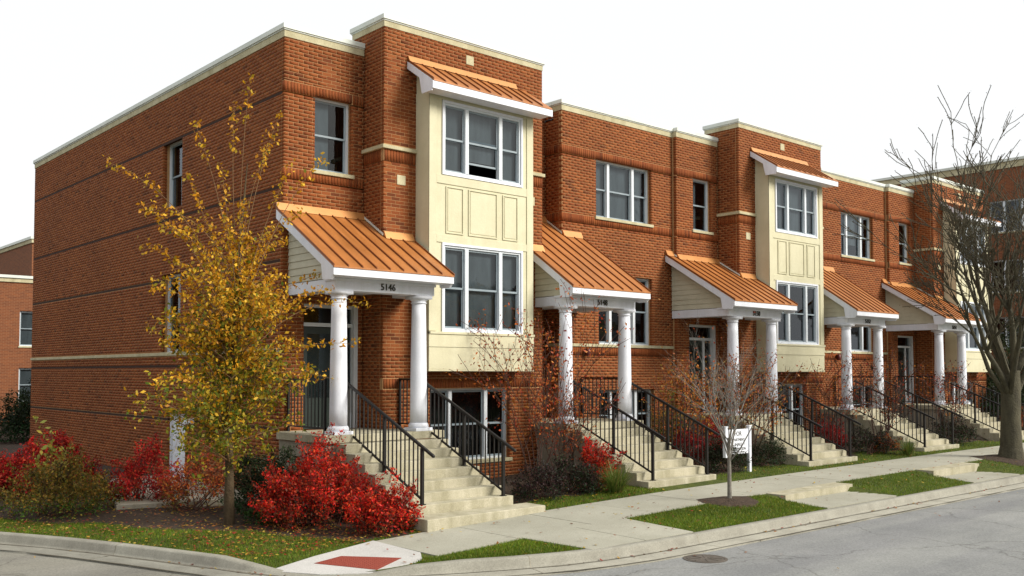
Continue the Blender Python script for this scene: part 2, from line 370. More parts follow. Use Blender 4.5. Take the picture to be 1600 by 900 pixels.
# ------------------------------------------------------------------ windows
def window(parent, kind, plane, u0, u1, z0, z1, cols, rec=.09, sill=True, blinds=(), opened=None, meet=.5, sillmat='stone', flipd=False, lab=None):
    """cols: relative widths of the lights; blinds: per light (a,b) share covered, or None"""
    T = lambda u, d, z: mapT(kind, plane, u, d, z)
    fr = MB(T); fw = .04
    fr.box(u0, u0+fw, rec, rec+.09, z0, z1); fr.box(u1-fw, u1, rec, rec+.09, z0, z1)
    fr.box(u0+fw, u1-fw, rec+.001, rec+.089, z0, z0+fw); fr.box(u0+fw, u1-fw, rec+.001, rec+.089, z1-fw, z1)
    tot = sum(cols); x = u0+fw; inner = u1-u0-2*fw; mw = .085; avail = inner-mw*(len(cols)-1); lights = []
    for i, c in enumerate(cols):
        w = avail*c/tot; lights.append((x, x+w)); x += w
        if i < len(cols)-1: fr.box(x, x+mw, rec-.012, rec+.088, z0+fw, z1-fw); x += mw
    f = fr.build('window', 'vinyl', parent, bevel=0); 
    if lab: f['label'] = lab
    zm = z0+(z1-z0)*meet; s = .038
    for i, (a, b) in enumerate(lights):
        sh = MB(T)
        lift = .22 if opened == i else 0
        for (p, q, dd) in ((zm-.02, z1-fw, rec+.035), (z0+fw+lift, zm+.025+lift*.2, rec+.058)):
            sh.box(a, a+s, dd, dd+.022, p, q); sh.box(b-s, b, dd, dd+.022, p, q)
            sh.box(a+s, b-s, dd+.001, dd+.021, p, p+s); sh.box(a+s, b-s, dd+.001, dd+.021, q-s, q)
        sh.build('sash', 'sash', f)
        for (p, q, dd) in ((zm+.02, z1-fw-s, rec+.045), (z0+fw+s+lift, zm-.018+lift*.2, rec+.068)):
            g = MB(T); g.pts([(a+s, dd, p), (b-s, dd, p), (b-s, dd, q), (a+s, dd, q)], [(0, 1, 2, 3) if kind == 'F' else (3, 2, 1, 0)]); g.build('pane', 'glass', f, recalc=False)
        bl = blinds[i] if i < len(blinds) else None
        if bl:
            h = MB(T); h.box(a+(b-a)*bl[0]-.03, a+(b-a)*bl[1]+.03, rec+.15, rec+.16, z0+(z1-z0)*(bl[2] if len(bl) > 2 else 0), z1); h.build('curtain', 'blind', f)
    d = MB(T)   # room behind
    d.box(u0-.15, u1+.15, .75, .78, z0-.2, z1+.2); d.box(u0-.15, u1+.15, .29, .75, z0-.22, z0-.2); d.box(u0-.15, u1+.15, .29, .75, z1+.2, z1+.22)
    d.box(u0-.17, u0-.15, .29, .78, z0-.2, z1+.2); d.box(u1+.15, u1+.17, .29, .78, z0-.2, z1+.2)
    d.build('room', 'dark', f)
    if sill:
        q = MB(T); q.box(u0-.05, u1+.05, -.04, rec+.02, z0-.07, z0+.002); q.build('sill', sillmat, f, bevel=.006)
    return f
def text_mesh(name, txt, size, depth, mat, parent, loc, rot=(math.pi/2, 0, 0), xs=1):
    cu = bpy.data.curves.new(name, 'FONT'); cu.body = txt; cu.size = size; cu.extrude = depth; cu.align_x = 'CENTER'; cu.align_y = 'CENTER'; cu.resolution_u = 3
    t = bpy.data.objects.new(name, cu); C.objects.link(t); bpy.context.view_layer.update()
    me = bpy.data.meshes.new_from_object(t.evaluated_get(bpy.context.evaluated_depsgraph_get())); bpy.data.objects.remove(t)
    me.materials.clear(); me.materials.append(M[mat])
    o = bpy.data.objects.new(name, me); C.objects.link(o); o.parent = parent; o.location = Vector(loc)-wloc(parent); o.rotation_euler = rot; o.scale = (xs, 1, 1)
    return o
# ------------------------------------------------------------------ shared house data (metres, x along the street, y away from it)
P = 11.567
ZR, ZS, ZT, ZTS = 9.138, 8.887, 9.549, 9.312
YT, YB, YN = -.71, .141, .72
X1, X2, X3, X4 = 1.743, 5.936, 7.386, 11.507
LAND = 1.545
BANDS = [(6.24, 6.44), (7.87, 8.07)]
def topband(parent, pieces, zs, zr, over=.05):
    """stone band and metal coping over wall runs: pieces (x0,x1,y0,y1)"""
    for (x0, x1, y0, y1, ox0, ox1, oy0, oy1) in pieces:
        s = MB(); s.box(x0-.012*ox0, x1+.012*ox1, y0-.012*oy0, y1+.012*oy1, zs, zr-.1); s.build('stone_band', 'stone', parent, bevel=.004)
        c = MB(); c.box(x0-over*ox0, x1+over*ox1, y0-over*oy0, y1+over*oy1, zr-.1, zr); c.box(x0-.03*ox0, x1+.03*ox1, y0-.03*oy0, y1+.03*oy1, zr-.125, zr-.1)
        c.build('coping', 'coping', parent, bevel=.008)
def column(parent, x, y):
    z0 = LAND; z1 = 4.03
    m = MB(); prof = []
    for i in range(9):
        t = i/8; prof.append((.157-.027*t**1.6, z0+.15+(z1-.13-z0-.15)*t))
    m.lathe(x, y, prof, 28); c = m.build('column', 'white', parent, smooth=True)
    b = MB(); b.box(x-.19, x+.19, y-.19, y+.19, z0, z0+.06); b.build('plinth', 'white', c, bevel=.006)
    b = MB(); b.lathe(x, y, [(.18, z0+.06), (.187, z0+.08), (.187, z0+.105), (.175, z0+.13), (.16, z0+.15)], 28); b.build('base', 'white', c, smooth=True)
    k = MB(); k.lathe(x, y, [(.131, z1-.13), (.148, z1-.125), (.148, z1-.11), (.135, z1-.105), (.135, z1-.085), (.16, z1-.06), (.172, z1-.045)], 28)
    k.box(x-.18, x+.18, y-.18, y+.18, z1-.045, z1+.02); k.build('capital', 'white', c, smooth=True)
def porch(parent, xl, xr, runs, yw, zw, ye, ze, gx, gxr, cols, number, beam_back_l, beam_back_r):
    """runs: list of (x0,x1,y_top): where the roof stops at the wall. yw,zw: wall line; ye,ze: eave"""
    sl = (zw-ze)/(yw-ye)
    zat = lambda y: ze+sl*(y-ye)
    n = round((xr-xl)/.30); w = (xr-xl)/n
    proof = MB()  # deck under the metal
    for (a, b, yt) in runs:
        proof.prism([(ye+.06, zat(ye+.06)-.03), (yt, zat(yt)-.03), (yt, zat(yt)-.10), (ye+.06, zat(ye+.06)-.10)], 0, a+.02*(a == xl), b-.02*(b == xr))
    pr = proof.build('porch_roof', 'white', parent)
    for i in range(n):
        a, b = xl+i*w, xl+(i+1)*w
        mid = (a+b)/2
        cuts = sorted([a, b]+[r[0] for r in runs if a < r[0] < b])
        mb = MB()
        for p, q in zip(cuts, cuts[1:]):
            yt = next((r[2] for r in runs if r[0]-1e-6 <= (p+q)/2 <= r[1]+1e-6), yw)
            mb.prism([(ye, zat(ye)), (yt, zat(yt)), (yt, zat(yt)-.028), (ye, zat(ye)-.028)], 0, p, q-.001)
            if p == a: mb.prism([(ye-.005, zat(ye)-.002), (yt, zat(yt)-.002), (yt, zat(yt)+.03), (ye-.005, zat(ye)+.03)], 0, p-.009, p+.009, 1)
        mb.build('roof_panel', ['copper', 'seam'], pr)
    mb = MB(); yt = runs[-1][2]; mb.prism([(ye-.005, zat(ye)), (yt, zat(yt)), (yt, zat(yt)+.03), (ye-.005, zat(ye)+.03)], 0, xr-.012, xr+.008); mb.build('seam', 'seam', pr)
    for (a, b, yt) in runs:   # wall flashing
        fl = MB(); fl.prism([(yt-.10, zat(yt-.1)+.012), (yt-.003, zat(yt)+.02), (yt-.003, zat(yt)+.10), (yt-.025, zat(yt)+.10)], 0, a+.003, b-.003); fl.build('flashing', 'flash', pr)
    for r0, r1 in zip(runs, runs[1:]):  # thin step flashing along the side wall between runs
        ya, yb_ = sorted((r0[2], r1[2])); xx = r0[1]; sg = -1 if r0[2] > r1[2] else 1
        sf = MB(); sf.prism([(ya, zat(ya)+.02), (yb_, zat(yb_)+.02), (yb_, zat(yb_)+.06), (ya, zat(ya)+.06)], 0, min(xx, xx+sg*.02), max(xx, xx+sg*.02)); sf.build('step_flashing', 'coping', pr)
    # fascia and rakes
    fa = MB(); fa.box(xl, xr, ye+.012, ye+.045, ze-.155, ze-.03); fa.build('fascia', 'white', pr, bevel=.004)
    fs = MB(); fs.box(xl+.03, xr-.03, ye+.046, -1.66, ze-.155, ze-.135); fs.build('soffit', 'white', pr)
    ytl = runs[0][2]; ytr = runs[-1][2]
    for (xx, sg, yt) in ((xl, 1, ytl), (xr, -1, ytr)):
        rk = MB(); x_a, x_b = sorted((xx+sg*.004, xx+sg*.045))
        rk.prism([(ye+.046, ze-.155), (ye+.046, zat(ye+.046)-.03), (yt-.004, zat(yt)-.03), (yt-.004, zat(yt)-.20), (-1.62, zat(-1.62)-.20), (-1.66, ze-.20), (-1.72, ze-.22), (ye+.1, ze-.22)], 0, x_a, x_b); rk.build('rake_board', 'white', pr)
    # beams, gable siding
    ybf, ybb = -1.66, -1.34; zb0, zb1 = 4.05, ze-.155
    bmm = MB(); bmm.box(gx, gxr, ybf, ybb, zb0, zb1); bmm.box(gx-.02, gxr+.02, ybf-.03, ybb+.02, zb1-.05, zb1-.002); bmm.build('beam', 'white', parent, bevel=.004)
    for (xx, sg, yb2) in ((gx, 1, beam_back_l), (gxr, -1, beam_back_r)):
        if yb2 is None: continue
        a, b = sorted((xx, xx+sg*.3)); sb = MB(); sb.box(a, b, ybb+.001, yb2, zb0+.003, zb1-.01); sb.build('beam', 'white', parent)
        gbm = MB(); a, b = sorted((xx+sg*.012, xx+sg*.08)); zt = lambda y: zat(y)-.11
        gbm.prism([(ybf+.01, zb1), (yb2, zb1), (yb2, zt(yb2)), (ybf+.01, max(zt(ybf), zb1+.01))], 0, a, b); gb = gbm.build('gable', 'siding', parent)
        zz = zb1; k = 0
        while zz < zt(yb2)-.04:                      # clapboards
            z2 = min(zz+.13, zt(yb2)-.02)
            def ymin(z): return max(ybf, ye+(z+.11-ze)/sl)
            ya, yb3 = ymin(zz), min(ymin(z2), yb2-.02)
            if yb2-ya > .06:
                bd = MB(); d0, d1 = (xx-.012*sg), (xx+.004*sg)
                pp = [(ya, zz), (yb2, zz), (yb2, z2), (yb3, z2)]
                V = [(d0, pp[0][0], zz), (d0, pp[1][0], zz), (d1, pp[2][0], z2), (d1, pp[3][0], z2), (d1+sg*.009, pp[0][0], zz), (d1+sg*.009, pp[1][0], zz), (d1+sg*.009, pp[2][0], z2), (d1+sg*.009, pp[3][0], z2)]
                bd.pts(V, [(0, 1, 2, 3), (7, 6, 5, 4), (0, 4, 5, 1), (1, 5, 6, 2), (2, 6, 7, 3), (3, 7, 4, 0)]); bd.build('siding_board', 'siding', gb)
            zz = z2
    ce = MB()
    for (a, b, yt) in runs: ce.box(max(a, gx+.05), min(b, gxr-.05), ybb+.002, yt-.003, zb0+.09, zb0+.11)
    ce.build('porch_ceiling', 'white', parent)
    for x in cols: column(parent, x, -1.5)
    t = text_mesh('house_number', number, .17, .008, 'number', parent, ((gx+gxr)/2+.02, ybf-.012, (zb0+zb1)/2-.01), xs=.95)
def bay(parent, X0, closed):
    """projecting cream bay with windows, panels and its own roof"""
    x0, x1 = X0+2.514, X0+5.241; y0, y1 = -1.134, YT
    zb = 2.668; zt = 8.16
    o = MB()
    T = lambda u, d, z: (u, y0+d, z)
    ops = [(X0+2.867, X0+4.905, 3.455, 5.123), (X0+2.867, X0+4.905, 6.556, 7.942)]
    slab(o, 'F', y0, x0, x1, zb, zt, ops, 0, .1)
    o.box(x0, x0+.1, y0+.101, y1+.04, zb, zt); o.box(x1-.1, x1, y0+.101, y1+.04, zb, zt); o.box(x0, x1, y0+.03, y1+.04, zb-.02, zb)
    for xx in (x0, x1-.1): o.prism([(y0+.101, zt+.001), (YT+.02, zt+.001), (YT+.02, 8.62), (y0+.101, 8.36)], 0, xx, xx+.1)
    o.box(x0+.1, x1-.1, y0+.02, y0+.1, zt+.001, 8.3)
    b = o.build('bay', 'cream', parent)
    tr = MB(T)   # corner boards and rails
    tr.box(x0-.012, x0+.17, -.02, -.001, 3.43, zt-.03); tr.box(x1-.17, x1+.012, -.02, -.001, 3.43, zt-.03)
    tr.box(x0+.171, x1-.171, -.017, -.001, 5.17, 5.32); tr.box(x0+.171, x1-.171, -.017, -.001, 6.33, 6.5); tr.box(x0+.171, x1-.171, -.017, -.001, 7.99, zt-.03)
    tr.build('trim_board', 'cream', b, bevel=.003)
    tr = MB(); tr.box(x0-.012, x0-.001, y0-.018, y1+.03, 3.43, zt-.03); tr.build('trim_board', 'cream', b)
    for (a, c) in ((2.92, 3.36), (3.49, 4.25), (4.40, 4.82)):    # recessed frames of the middle panels
        pn = MB(T); a += X0; c += X0; z_0, z_1 = 5.36, 6.29; w = .022
        pn.box(a, a+w, -.02, -.001, z_0, z_1); pn.box(c-w, c, -.02, -.001, z_0, z_1); pn.box(a+w, c-w, -.019, -.001, z_0, z_0+w); pn.box(a+w, c-w, -.019, -.001, z_1-w, z_1)
        pn.box(a+.05, c-.05, -.010, -.001, z_0+.05, z_1-.05)
        pn.build('raised_panel', 'cream', b)
    sk = MB(T); sk.box(x0-.03, x1+.03, -.055, -.001, 3.37, 3.42); sk.box(x0-.02, x1+.02, -.035, -.001, 3.12, 3.369); sk.box(x0-.01, x1+.01, -.022, -.001, zb+.02, 3.119); sk.box(x0-.02, x1+.02, -.03, -.001, zb-.02, zb+.019)
    sk.build('skirt_board', 'cream', b, bevel=.004)
    sk = MB(); sk.box(x0-.03, x0-.001, y0-.055, y1, 3.37, 3.42); sk.box(x0-.018, x0-.001, y0-.03, y1, 3.12, 3.369); sk.build('skirt_board', 'cream', b)
    cur = ((0, 1), (0, 1), (0, 1))
    ws = [window(parent, 'F', y0, *ops[0], (1, 1.62, .95), rec=.0, sill=False, blinds=closed[0])]
    ws.append(window(parent, 'F', y0, *ops[1], (1, 1.62, .95), rec=.0, sill=False, blinds=closed[1], opened=closed[2]))
    for (a, b_, c, d), w in zip(ops, ws):
        cs = MB(T)
        cs.box(a-.045, a, -.03, .0, c-.045, d+.045); cs.box(b_, b_+.045, -.03, .0, c-.045, d+.045); cs.box(a, b_, -.03, -.0005, c-.045, c); cs.box(a, b_, -.03, -.0005, d, d+.045)
        cs.build('casing', 'white', w)
    # bay roof
    xa, xb = X0+2.30, X0+5.43; ye, ze, zw = -1.56, 8.20, 8.76; slp = (zw-ze)/(YT-ye); zat = lambda y: ze+slp*(y-ye)
    rm = MB(); rm.prism([(ye+.04, zat(ye+.04)-.03), (YT-.003, zw-.03), (YT-.003, zw-.12), (y0-.05, zat(y0-.05)-.12), (y0-.05, ze-.155), (ye+.04, ze-.155)], 0, xa+.01, xb-.01); r = rm.build('bay_roof', 'white', parent)
    n = 11; wd = (xb-xa)/n
    for i in range(n):
        a = xa+i*wd; q = MB()
        q.prism([(ye, zat(ye)), (YT-.002, zw), (YT-.002, zw-.025), (ye, zat(ye)-.025)], 0, a, a+wd-.001)
        q.prism([(ye-.004, zat(ye)), (YT-.002, zw), (YT-.002, zw+.03), (ye-.004, zat(ye)+.03)], 0, a-.01, a+.01, 1); q.build('roof_panel', ['copper', 'seam'], r)
    f = MB(); f.prism([(YT-.09, zat(YT-.09)+.02), (YT-.002, zw+.02), (YT-.002, zw+.085), (YT-.03, zw+.085)], 0, xa-.01, xb-.3); f.build('flashing', 'flash', r)
    f = MB(); f.box(xa-.02, xb+.02, ye+.008, ye+.04, ze-.17, ze-.025); f.prism([(ye+.041, ze-.17), (ye+.041, zat(ye+.04)-.026), (YT-.003, zw-.026), (YT-.003, zw-.17), (y0+.02, zat(y0+.02)-.17), (y0-.06, ze-.21), (ye+.041, ze-.21)], 0, xa-.02, xa+.009); f.build('fascia', 'white', r, bevel=.004)
    return b
def unitA(k, X0, number, label, xl, full_side):
    t = thing('townhouse', (X0+(X2 if k else 0)*0, 0, .3), label, 'townhouse', 'townhouses in the red brick row')
    wm = MB(); br = Bricks(); xs = X0 if k == 0 else X0-.06
    z0 = .15
    # section front
    win = (X0+.650, X0+1.470, 6.472, 7.905); ent = (X0+.45, X0+1.67, LAND, 3.92)
    wallface(wm, br, 'F', 0, xs, X0+X1, z0, ZS, [win, ent], BANDS, gro=[BANDS[0][0], BANDS[1][0]], e0=1)
    # tower
    wallface(wm, br, 'L', X0+X1, YT, -.001, z0, ZTS, [], [(6.70, 6.93)], gro=[6.70], e0=2, skips=[(6.93, 7.01)])
    wallface(wm, br, 'L', X0+X1, .0, .41, ZR-.02, ZTS)
    bayo = (X0+2.514+.02, X0+5.241-.02, 2.69, 8.2); bas = (X0+2.88, X0+4.98, .83, 2.30)
    wallface(wm, br, 'F', YT, X0+X1, X0+X2, z0, ZTS, [bayo, bas], [(6.70, 6.93), (2.31, 2.51)], gro=[6.70], e0=1, e1=1, skips=[(6.93, 7.01)])
    wallface(wm, br, 'R', X0+X2, YT, YN, z0, ZTS, [], [(6.70, 6.93)], gro=[6.70], e0=2, skips=[(6.93, 7.01)])
    yend = 15.65
    if full_side:
        w1, w2, dr = (4.60, 5.66, 6.32, 7.87), (4.60, 5.66, 3.08, 4.84), (4.25, 5.20, .2, 1.73)
        wallface(wm, br, 'L', 0, 0, yend, z0, ZS, [w1, w2, dr], [], gro=[6.10, 7.87, 4.72, 1.60, 2.78], e0=2, skips=[(3.0, 3.08)]+[(g_-.037, g_+.004) for g_ in (6.10, 7.87, 4.72, 1.60, 2.78)])
        st = MB(); st.box(-.035, .03, .03, 4.6, 3.0, 3.07); st.box(-.035, .03, 5.66, yend, 3.0, 3.07); st.box(-.035, .06, 4.6, 5.66, 3.0, 3.078); st.build('stone_belt', 'stone', t, bevel=.004)
        for g_ in (6.10, 7.87, 4.72, 1.60, 2.78):  # dark strips laid in the grooves to paint their shadow lines stronger
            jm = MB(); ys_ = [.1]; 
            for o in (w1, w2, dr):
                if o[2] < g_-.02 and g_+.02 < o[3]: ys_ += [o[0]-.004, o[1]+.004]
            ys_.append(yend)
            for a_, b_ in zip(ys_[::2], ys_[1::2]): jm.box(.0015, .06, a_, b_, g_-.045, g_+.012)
            jm.build('groove_shade_strip', 'groove_shade', t)
        for w in (w1, w2): window(t, 'L', 0, *w, (1,), rec=.15, sill=False, blinds=())
        d = MB(); T = lambda u, dd, z: mapT('L', 0, u, dd, z); d = MB(T)
        d.box(dr[0], dr[0]+.07, .05, .15, dr[2], dr[3]); d.box(dr[1]-.07, dr[1], .05, .15, dr[2], dr[3]); d.box(dr[0]+.07, dr[1]-.07, .051, .149, dr[3]-.07, dr[3]); sd = d.build('side_door', 'white', t)
        d = MB(T); d.box(dr[0]+.075, dr[1]-.075, .08, .12, dr[2], dr[3]-.075); d.box(dr[0]+.17, dr[1]-.17, .07, .081, .35, .85); d.box(dr[0]+.17, dr[1]-.17, .07, .081, .98, 1.55); d.build('door_leaf', 'white', sd, bevel=.008)
        d = MB(T); d.box(3.75, 4.0, -.12, -.001, 1.52, 1.66); d.build('wall_light', 'vinyl', t, bevel=.02)
        c = MB(T); c.lathe if 0 else None
    elif k: slab(wm, 'L', xs, .02, YB+.02, z0, ZS, [], G, .05)
    w = wm.build('wall', 'mortar', t)
    br.mesh('brickwork', w, singles=300 if k == 0 else 0)
    # body behind: flat roof and rear walls
    bo = MB(); xe = X0+X2+.6
    bo.box(xs+.29, X0+X1+.01, .29, yend-.01, ZR-.45, ZR-.4); bo.box(X0+X1+.01, X0+X2-.01, YT+.3, .40, ZT-.45, ZT-.4); bo.box(X0+X1+.3, X0+X2-.01, .41, yend-.01, ZR-.45, ZR-.4); bo.box(X0+X2-.01, xe, YN+.3, yend-.01, ZR-.45, ZR-.4)
    bo.build('flat_roof', 'roofing', t)
    pb = MB(); pb.box(X0+X1+.01, X0+X2-.01, .30, .405, ZR-.4, ZTS); pb.box(xs+.01, xe, yend-.25, yend, .1, ZS); pb.box(xe-.2, xe, 1.0, yend-.25, .1, ZR-.2)
    pb.build('rear_wall', 'farbrick', t)
    ys = .3
    pcs = [(xs, X0+X1, 0, .3, 1 if k == 0 else 0, 0, 1, 0)]
    if full_side: pcs.append((0, .3, .3, yend, 1, 0, 0, 1))
    topband(t, pcs, ZS, ZR)
    topband(t, [(X0+X1, X0+X2, YT, YT+.3, 1, 1, 1, 0), (X0+X1, X0+X1+.3, YT+.3, .41, 1, 0, 0, 1), (X0+X2-.3, X0+X2, YT+.3, .41, 0, 1, 0, 1)], ZTS, ZT)
    # tower sill band, stone squares
    s = MB(); s.box(X0+X1-.05, X0+2.514-.015, YT-.05, YT+.04, 6.935, 7.005); s.box(X0+X1-.05, X0+X1+.04, YT+.04, -.001, 6.935, 7.005); s.build('stone_belt', 'stone', t, bevel=.005)
    s = MB(); s.box(X0+5.256, X0+X2+.05, YT-.05, YT+.04, 6.935, 7.005); s.box(X0+X2-.04, X0+X2+.05, YT+.04, YN, 6.935, 7.005); s.build('stone_belt', 'stone', t, bevel=.005)
    for (a, b, c, d) in ((3.77, 3.97, 9.0, 9.19), (2.05, 2.25, 6.27, 6.46), (5.5, 5.7, 6.27, 6.46)):
        s = MB(); s.box(X0+a, X0+b, YT-.012, YT+.03, c, d); s.build('accent_stone', 'stone', t, bevel=.004)
    window(t, 'F', 0, *win, (1,), rec=.13, blinds=((-.1, .52),))
    window(t, 'F', YT, *bas, (.75, 1.3, .75), rec=.12, sill=True, blinds=())
    bay(t, X0, [(((0, 1),)*3, ((0, 1), (0, 1, .25), (0, 1)), 1), ((None, None, None), ((0, 1),)*3, None), ((None,)*3, ((0, .4), None, None), None)][k])
    # entrance: transom, door, sidelight
    e = MB(); a, b, c, d = ent
    e.box(a, a+.06, .12, .22, c, d); e.box(b-.09, b, .05, .22, c, d); e.box(a+.06, b-.09, .121, .219, d-.06, d); e.box(a+.06, b-.09, .121, .219, 3.50, 3.57); e.box(b-.47, b-.40, .121, .219, c, 3.50)
    en = e.build('entrance', 'vinyl', t)
    e = MB(); e.box(a+.065, b-.475, .15, .19, c+.01, 3.49); e.box(a+.11, b-.52, .14, .151, c+.1, c+.45); dl = e.build('door_leaf', 'door', en, bevel=.004)
    e = MB(); e.pts([(a+.16, .148, c+.6), (b-.57, .148, c+.6), (b-.57, .148, 3.36), (a+.16, .148, 3.36)], [(0, 1, 2, 3)]); e.build('pane', 'glass', en, recalc=False)
    e = MB(); e.box(a+.1, a+.13, .11, .15, c+.95, c+1.1); e.build('door_handle', 'flash', en)
    e = MB(); e.pts([(a+.06, .17, 3.57), (b-.09, .17, 3.57), (b-.09, .17, d-.06), (a+.06, .17, d-.06)], [(0, 1, 2, 3)]); e.build('pane', 'glass', en, recalc=False)
    e = MB(); e.pts([(b-.4, .17, c+.3), (b-.09, .17, c+.3), (b-.09, .17, 3.5), (b-.4, .17, 3.5)], [(0, 1, 2, 3)]); e.build('pane', 'glass', en, recalc=False)
    e = MB(); e.box(b-.4, b-.09, .14, .2, c, c+.3); e.build('kick_panel', 'vinyl', en)
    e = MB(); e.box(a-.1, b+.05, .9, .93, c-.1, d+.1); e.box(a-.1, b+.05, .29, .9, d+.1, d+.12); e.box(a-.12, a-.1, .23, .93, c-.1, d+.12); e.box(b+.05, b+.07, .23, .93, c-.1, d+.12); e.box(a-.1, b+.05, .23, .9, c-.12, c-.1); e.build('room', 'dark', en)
    # landing
    l = MB(); l.box(X0-.10, X0+X1-.004, -1.70, -.005, LAND-.14, LAND); l.box(X0+X1-.004, X0+2.47, -1.70, YT-.005, LAND-.14, LAND); l.build('landing', 'steps', t, bevel=.008)
    wb = MB(); wb.box(X0-.04, X0+X1-.05, -1.62, -.008, .15, LAND-.145); wb.build('landing_base', 'cheek', t)
    rl = [(X0, X0+X1, -.003), (X0+X1, X0+2.42, YT-.003)]
    if k == 0: runs = [(xl, 0, -.003), (0, X1, -.003), (X1, 2.42, YT-.003)]; runs = [(xl, X1, -.003), (X1, 2.42, YT-.003)]
    else: runs = [(X0+xl, X0-.06, YB-.003), (X0-.06, X0+X1, -.003), (X0+X1, X0+2.42, YT-.003)]
    porch(t, X0+xl, X0+2.42, runs, 0, 5.66, -2.05, 4.42, X0+xl+.27, X0+2.25, (X0+.29, X0+2.01), number, (-.004 if k == 0 else YB-.004), YT-.004)
    return t
def unitB(k, X0, number, label):
    t = thing('townhouse', (X0+X2, 0, .3), label, 'townhouse', 'townhouses in the red brick row')
    wm = MB(); br = Bricks(); z0 = .15
    up, lo, ba = (X0+8.567, X0+10.66, 6.456, 7.90), (X0+8.65, X0+10.67, 3.32, 5.05), (X0+8.65, X0+10.74, .95, 2.20)
    wallface(wm, br, 'F', YB, X0+X3, X0+X4, z0, ZS, [up, lo, ba], BANDS+[(3.05, 3.25)], gro=[BANDS[0][0], BANDS[1][0], 3.05], e0=1, skips=[(3.25, 3.32)])
    wallface(wm, br, 'L', X0+X3, YB, YN, z0, ZS, [], BANDS, gro=[BANDS[0][0], BANDS[1][0]], e0=2)
    dr = (X0+6.2, X0+7.15, LAND, 3.9)
    wallface(wm, br, 'F', YN, X0+X2+.003, X0+X3, z0, ZS, [dr], BANDS)
    if k == 1: wallface(wm, br, 'R', X0+X4, YB, 6, z0, ZS, [], BANDS, e0=2)
    w = wm.build('wall', 'mortar', t); br.mesh('brickwork', w)
    bo = MB(); bo.box(X0+X2+.61, X0+X3, YN+.29, 15.6, ZR-.45, ZR-.4); bo.box(X0+X3, X0+X4-.01, .42, 15.6, ZR-.45, ZR-.4); bo.build('flat_roof', 'roofing', t)
    pb = MB(); pb.box(X0+X2+.61, X0+X4, 15.4, 15.65, .1, ZS); pb.box(X0+X4-.25, X0+X4-.06, .45, 15.4, .1, ZR-.2); pb.build('rear_wall', 'farbrick', t)
    topband(t, [(X0+X3, X0+X4, YB, YB+.3, 1, 0, 1, 0), (X0+X3, X0+X3+.3, YB+.3, YN, 1, 0, 0, 0), (X0+X2+.051, X0+X3+.3, YN, YN+.3, 0, 0, 1, 0)], ZS, ZR)
    s = MB(); s.box(X0+X3-.03, X0+X4, YB-.035, YB+.05, 3.25, 3.32); s.box(X0+X3-.03, X0+X3+.05, YB+.05, YN-.001, 3.25, 3.32); s.build('stone_belt', 'stone', t, bevel=.004)
    window(t, 'F', YB, *up, (.75, 1.3, .8), rec=.13, blinds=(((0, 1), (0, 1), (0, 1)) if k == 0 else ((0, 1), (0, 1, .3), (0, .4))))
    window(t, 'F', YB, *lo, (.75, 1.3, .8), rec=.13, sill=False, blinds=((0, .5), None, None))
    window(t, 'F', YB, *ba, (.75, 1.3, .8), rec=.13, blinds=())
    e = MB(); a, b, c, d = dr
    e.box(a, a+.06, .84, .94, c, d); e.box(b-.06, b, .84, .94, c, d); e.box(a+.06, b-.06, .841, .939, d-.06, d); e.box(a+.06, b-.06, .841, .939, 3.5, 3.56); en = e.build('entrance', 'vinyl', t)
    e = MB(); e.box(a+.065, b-.065, .87, .91, c+.01, 3.49); e.box(a+.15, b-.15, .86, .871, c+.15, c+.8); e.box(a+.15, b-.15, .86, .871, c+.95, 3.35); e.build('door_leaf', 'door', en)
    e = MB(); e.box(a+.1, a+.13, .82, .86, c+.95, c+1.1); e.build('door_handle', 'flash', en)
    e = MB(); e.pts([(a+.06, .9, 3.56), (b-.06, .9, 3.56), (b-.06, .9, d-.06), (a+.06, .9, d-.06)], [(0, 1, 2, 3)]); e.build('pane', 'glass', en, recalc=False)
    lm = MB(); lm.lathe(X0+8.17, YB-.09, [(.02, 3.22), (.06, 3.2), (.075, 3.08), (.05, 3.03), (.01, 3.02)], 12); lm.box(X0+8.14, X0+8.2, YB-.09, YB-.002, 3.10, 3.2); lm.build('wall_light', 'lamp', t, smooth=True)
    l = MB(); l.box(X0+5.70, X0+X2, -1.70, YT-.005, LAND-.14, LAND); l.box(X0+X2+.003, X0+X3-.004, -1.70, YN-.005, LAND-.141, LAND-.001); l.box(X0+X3-.004, X0+8.15, -1.70, YB-.005, LAND-.14, LAND); l.build('landing', 'steps', t)
    wb = MB(); wb.box(X0+5.76, X0+8.09, -1.62, YT-.012, .15, LAND-.145); wb.build('landing_base', 'cheek', t)
    porch(t, X0+5.55, X0+8.02, [(X0+5.55, X0+X2, YT-.003), (X0+X2, X0+X3, YN-.003), (X0+X3, X0+8.02, YB-.003)], YB, 5.90, -2.05, 4.42, X0+5.72, X0+7.92, (X0+5.87, X0+7.74), number, YT-.004, YB-.004)
    return t
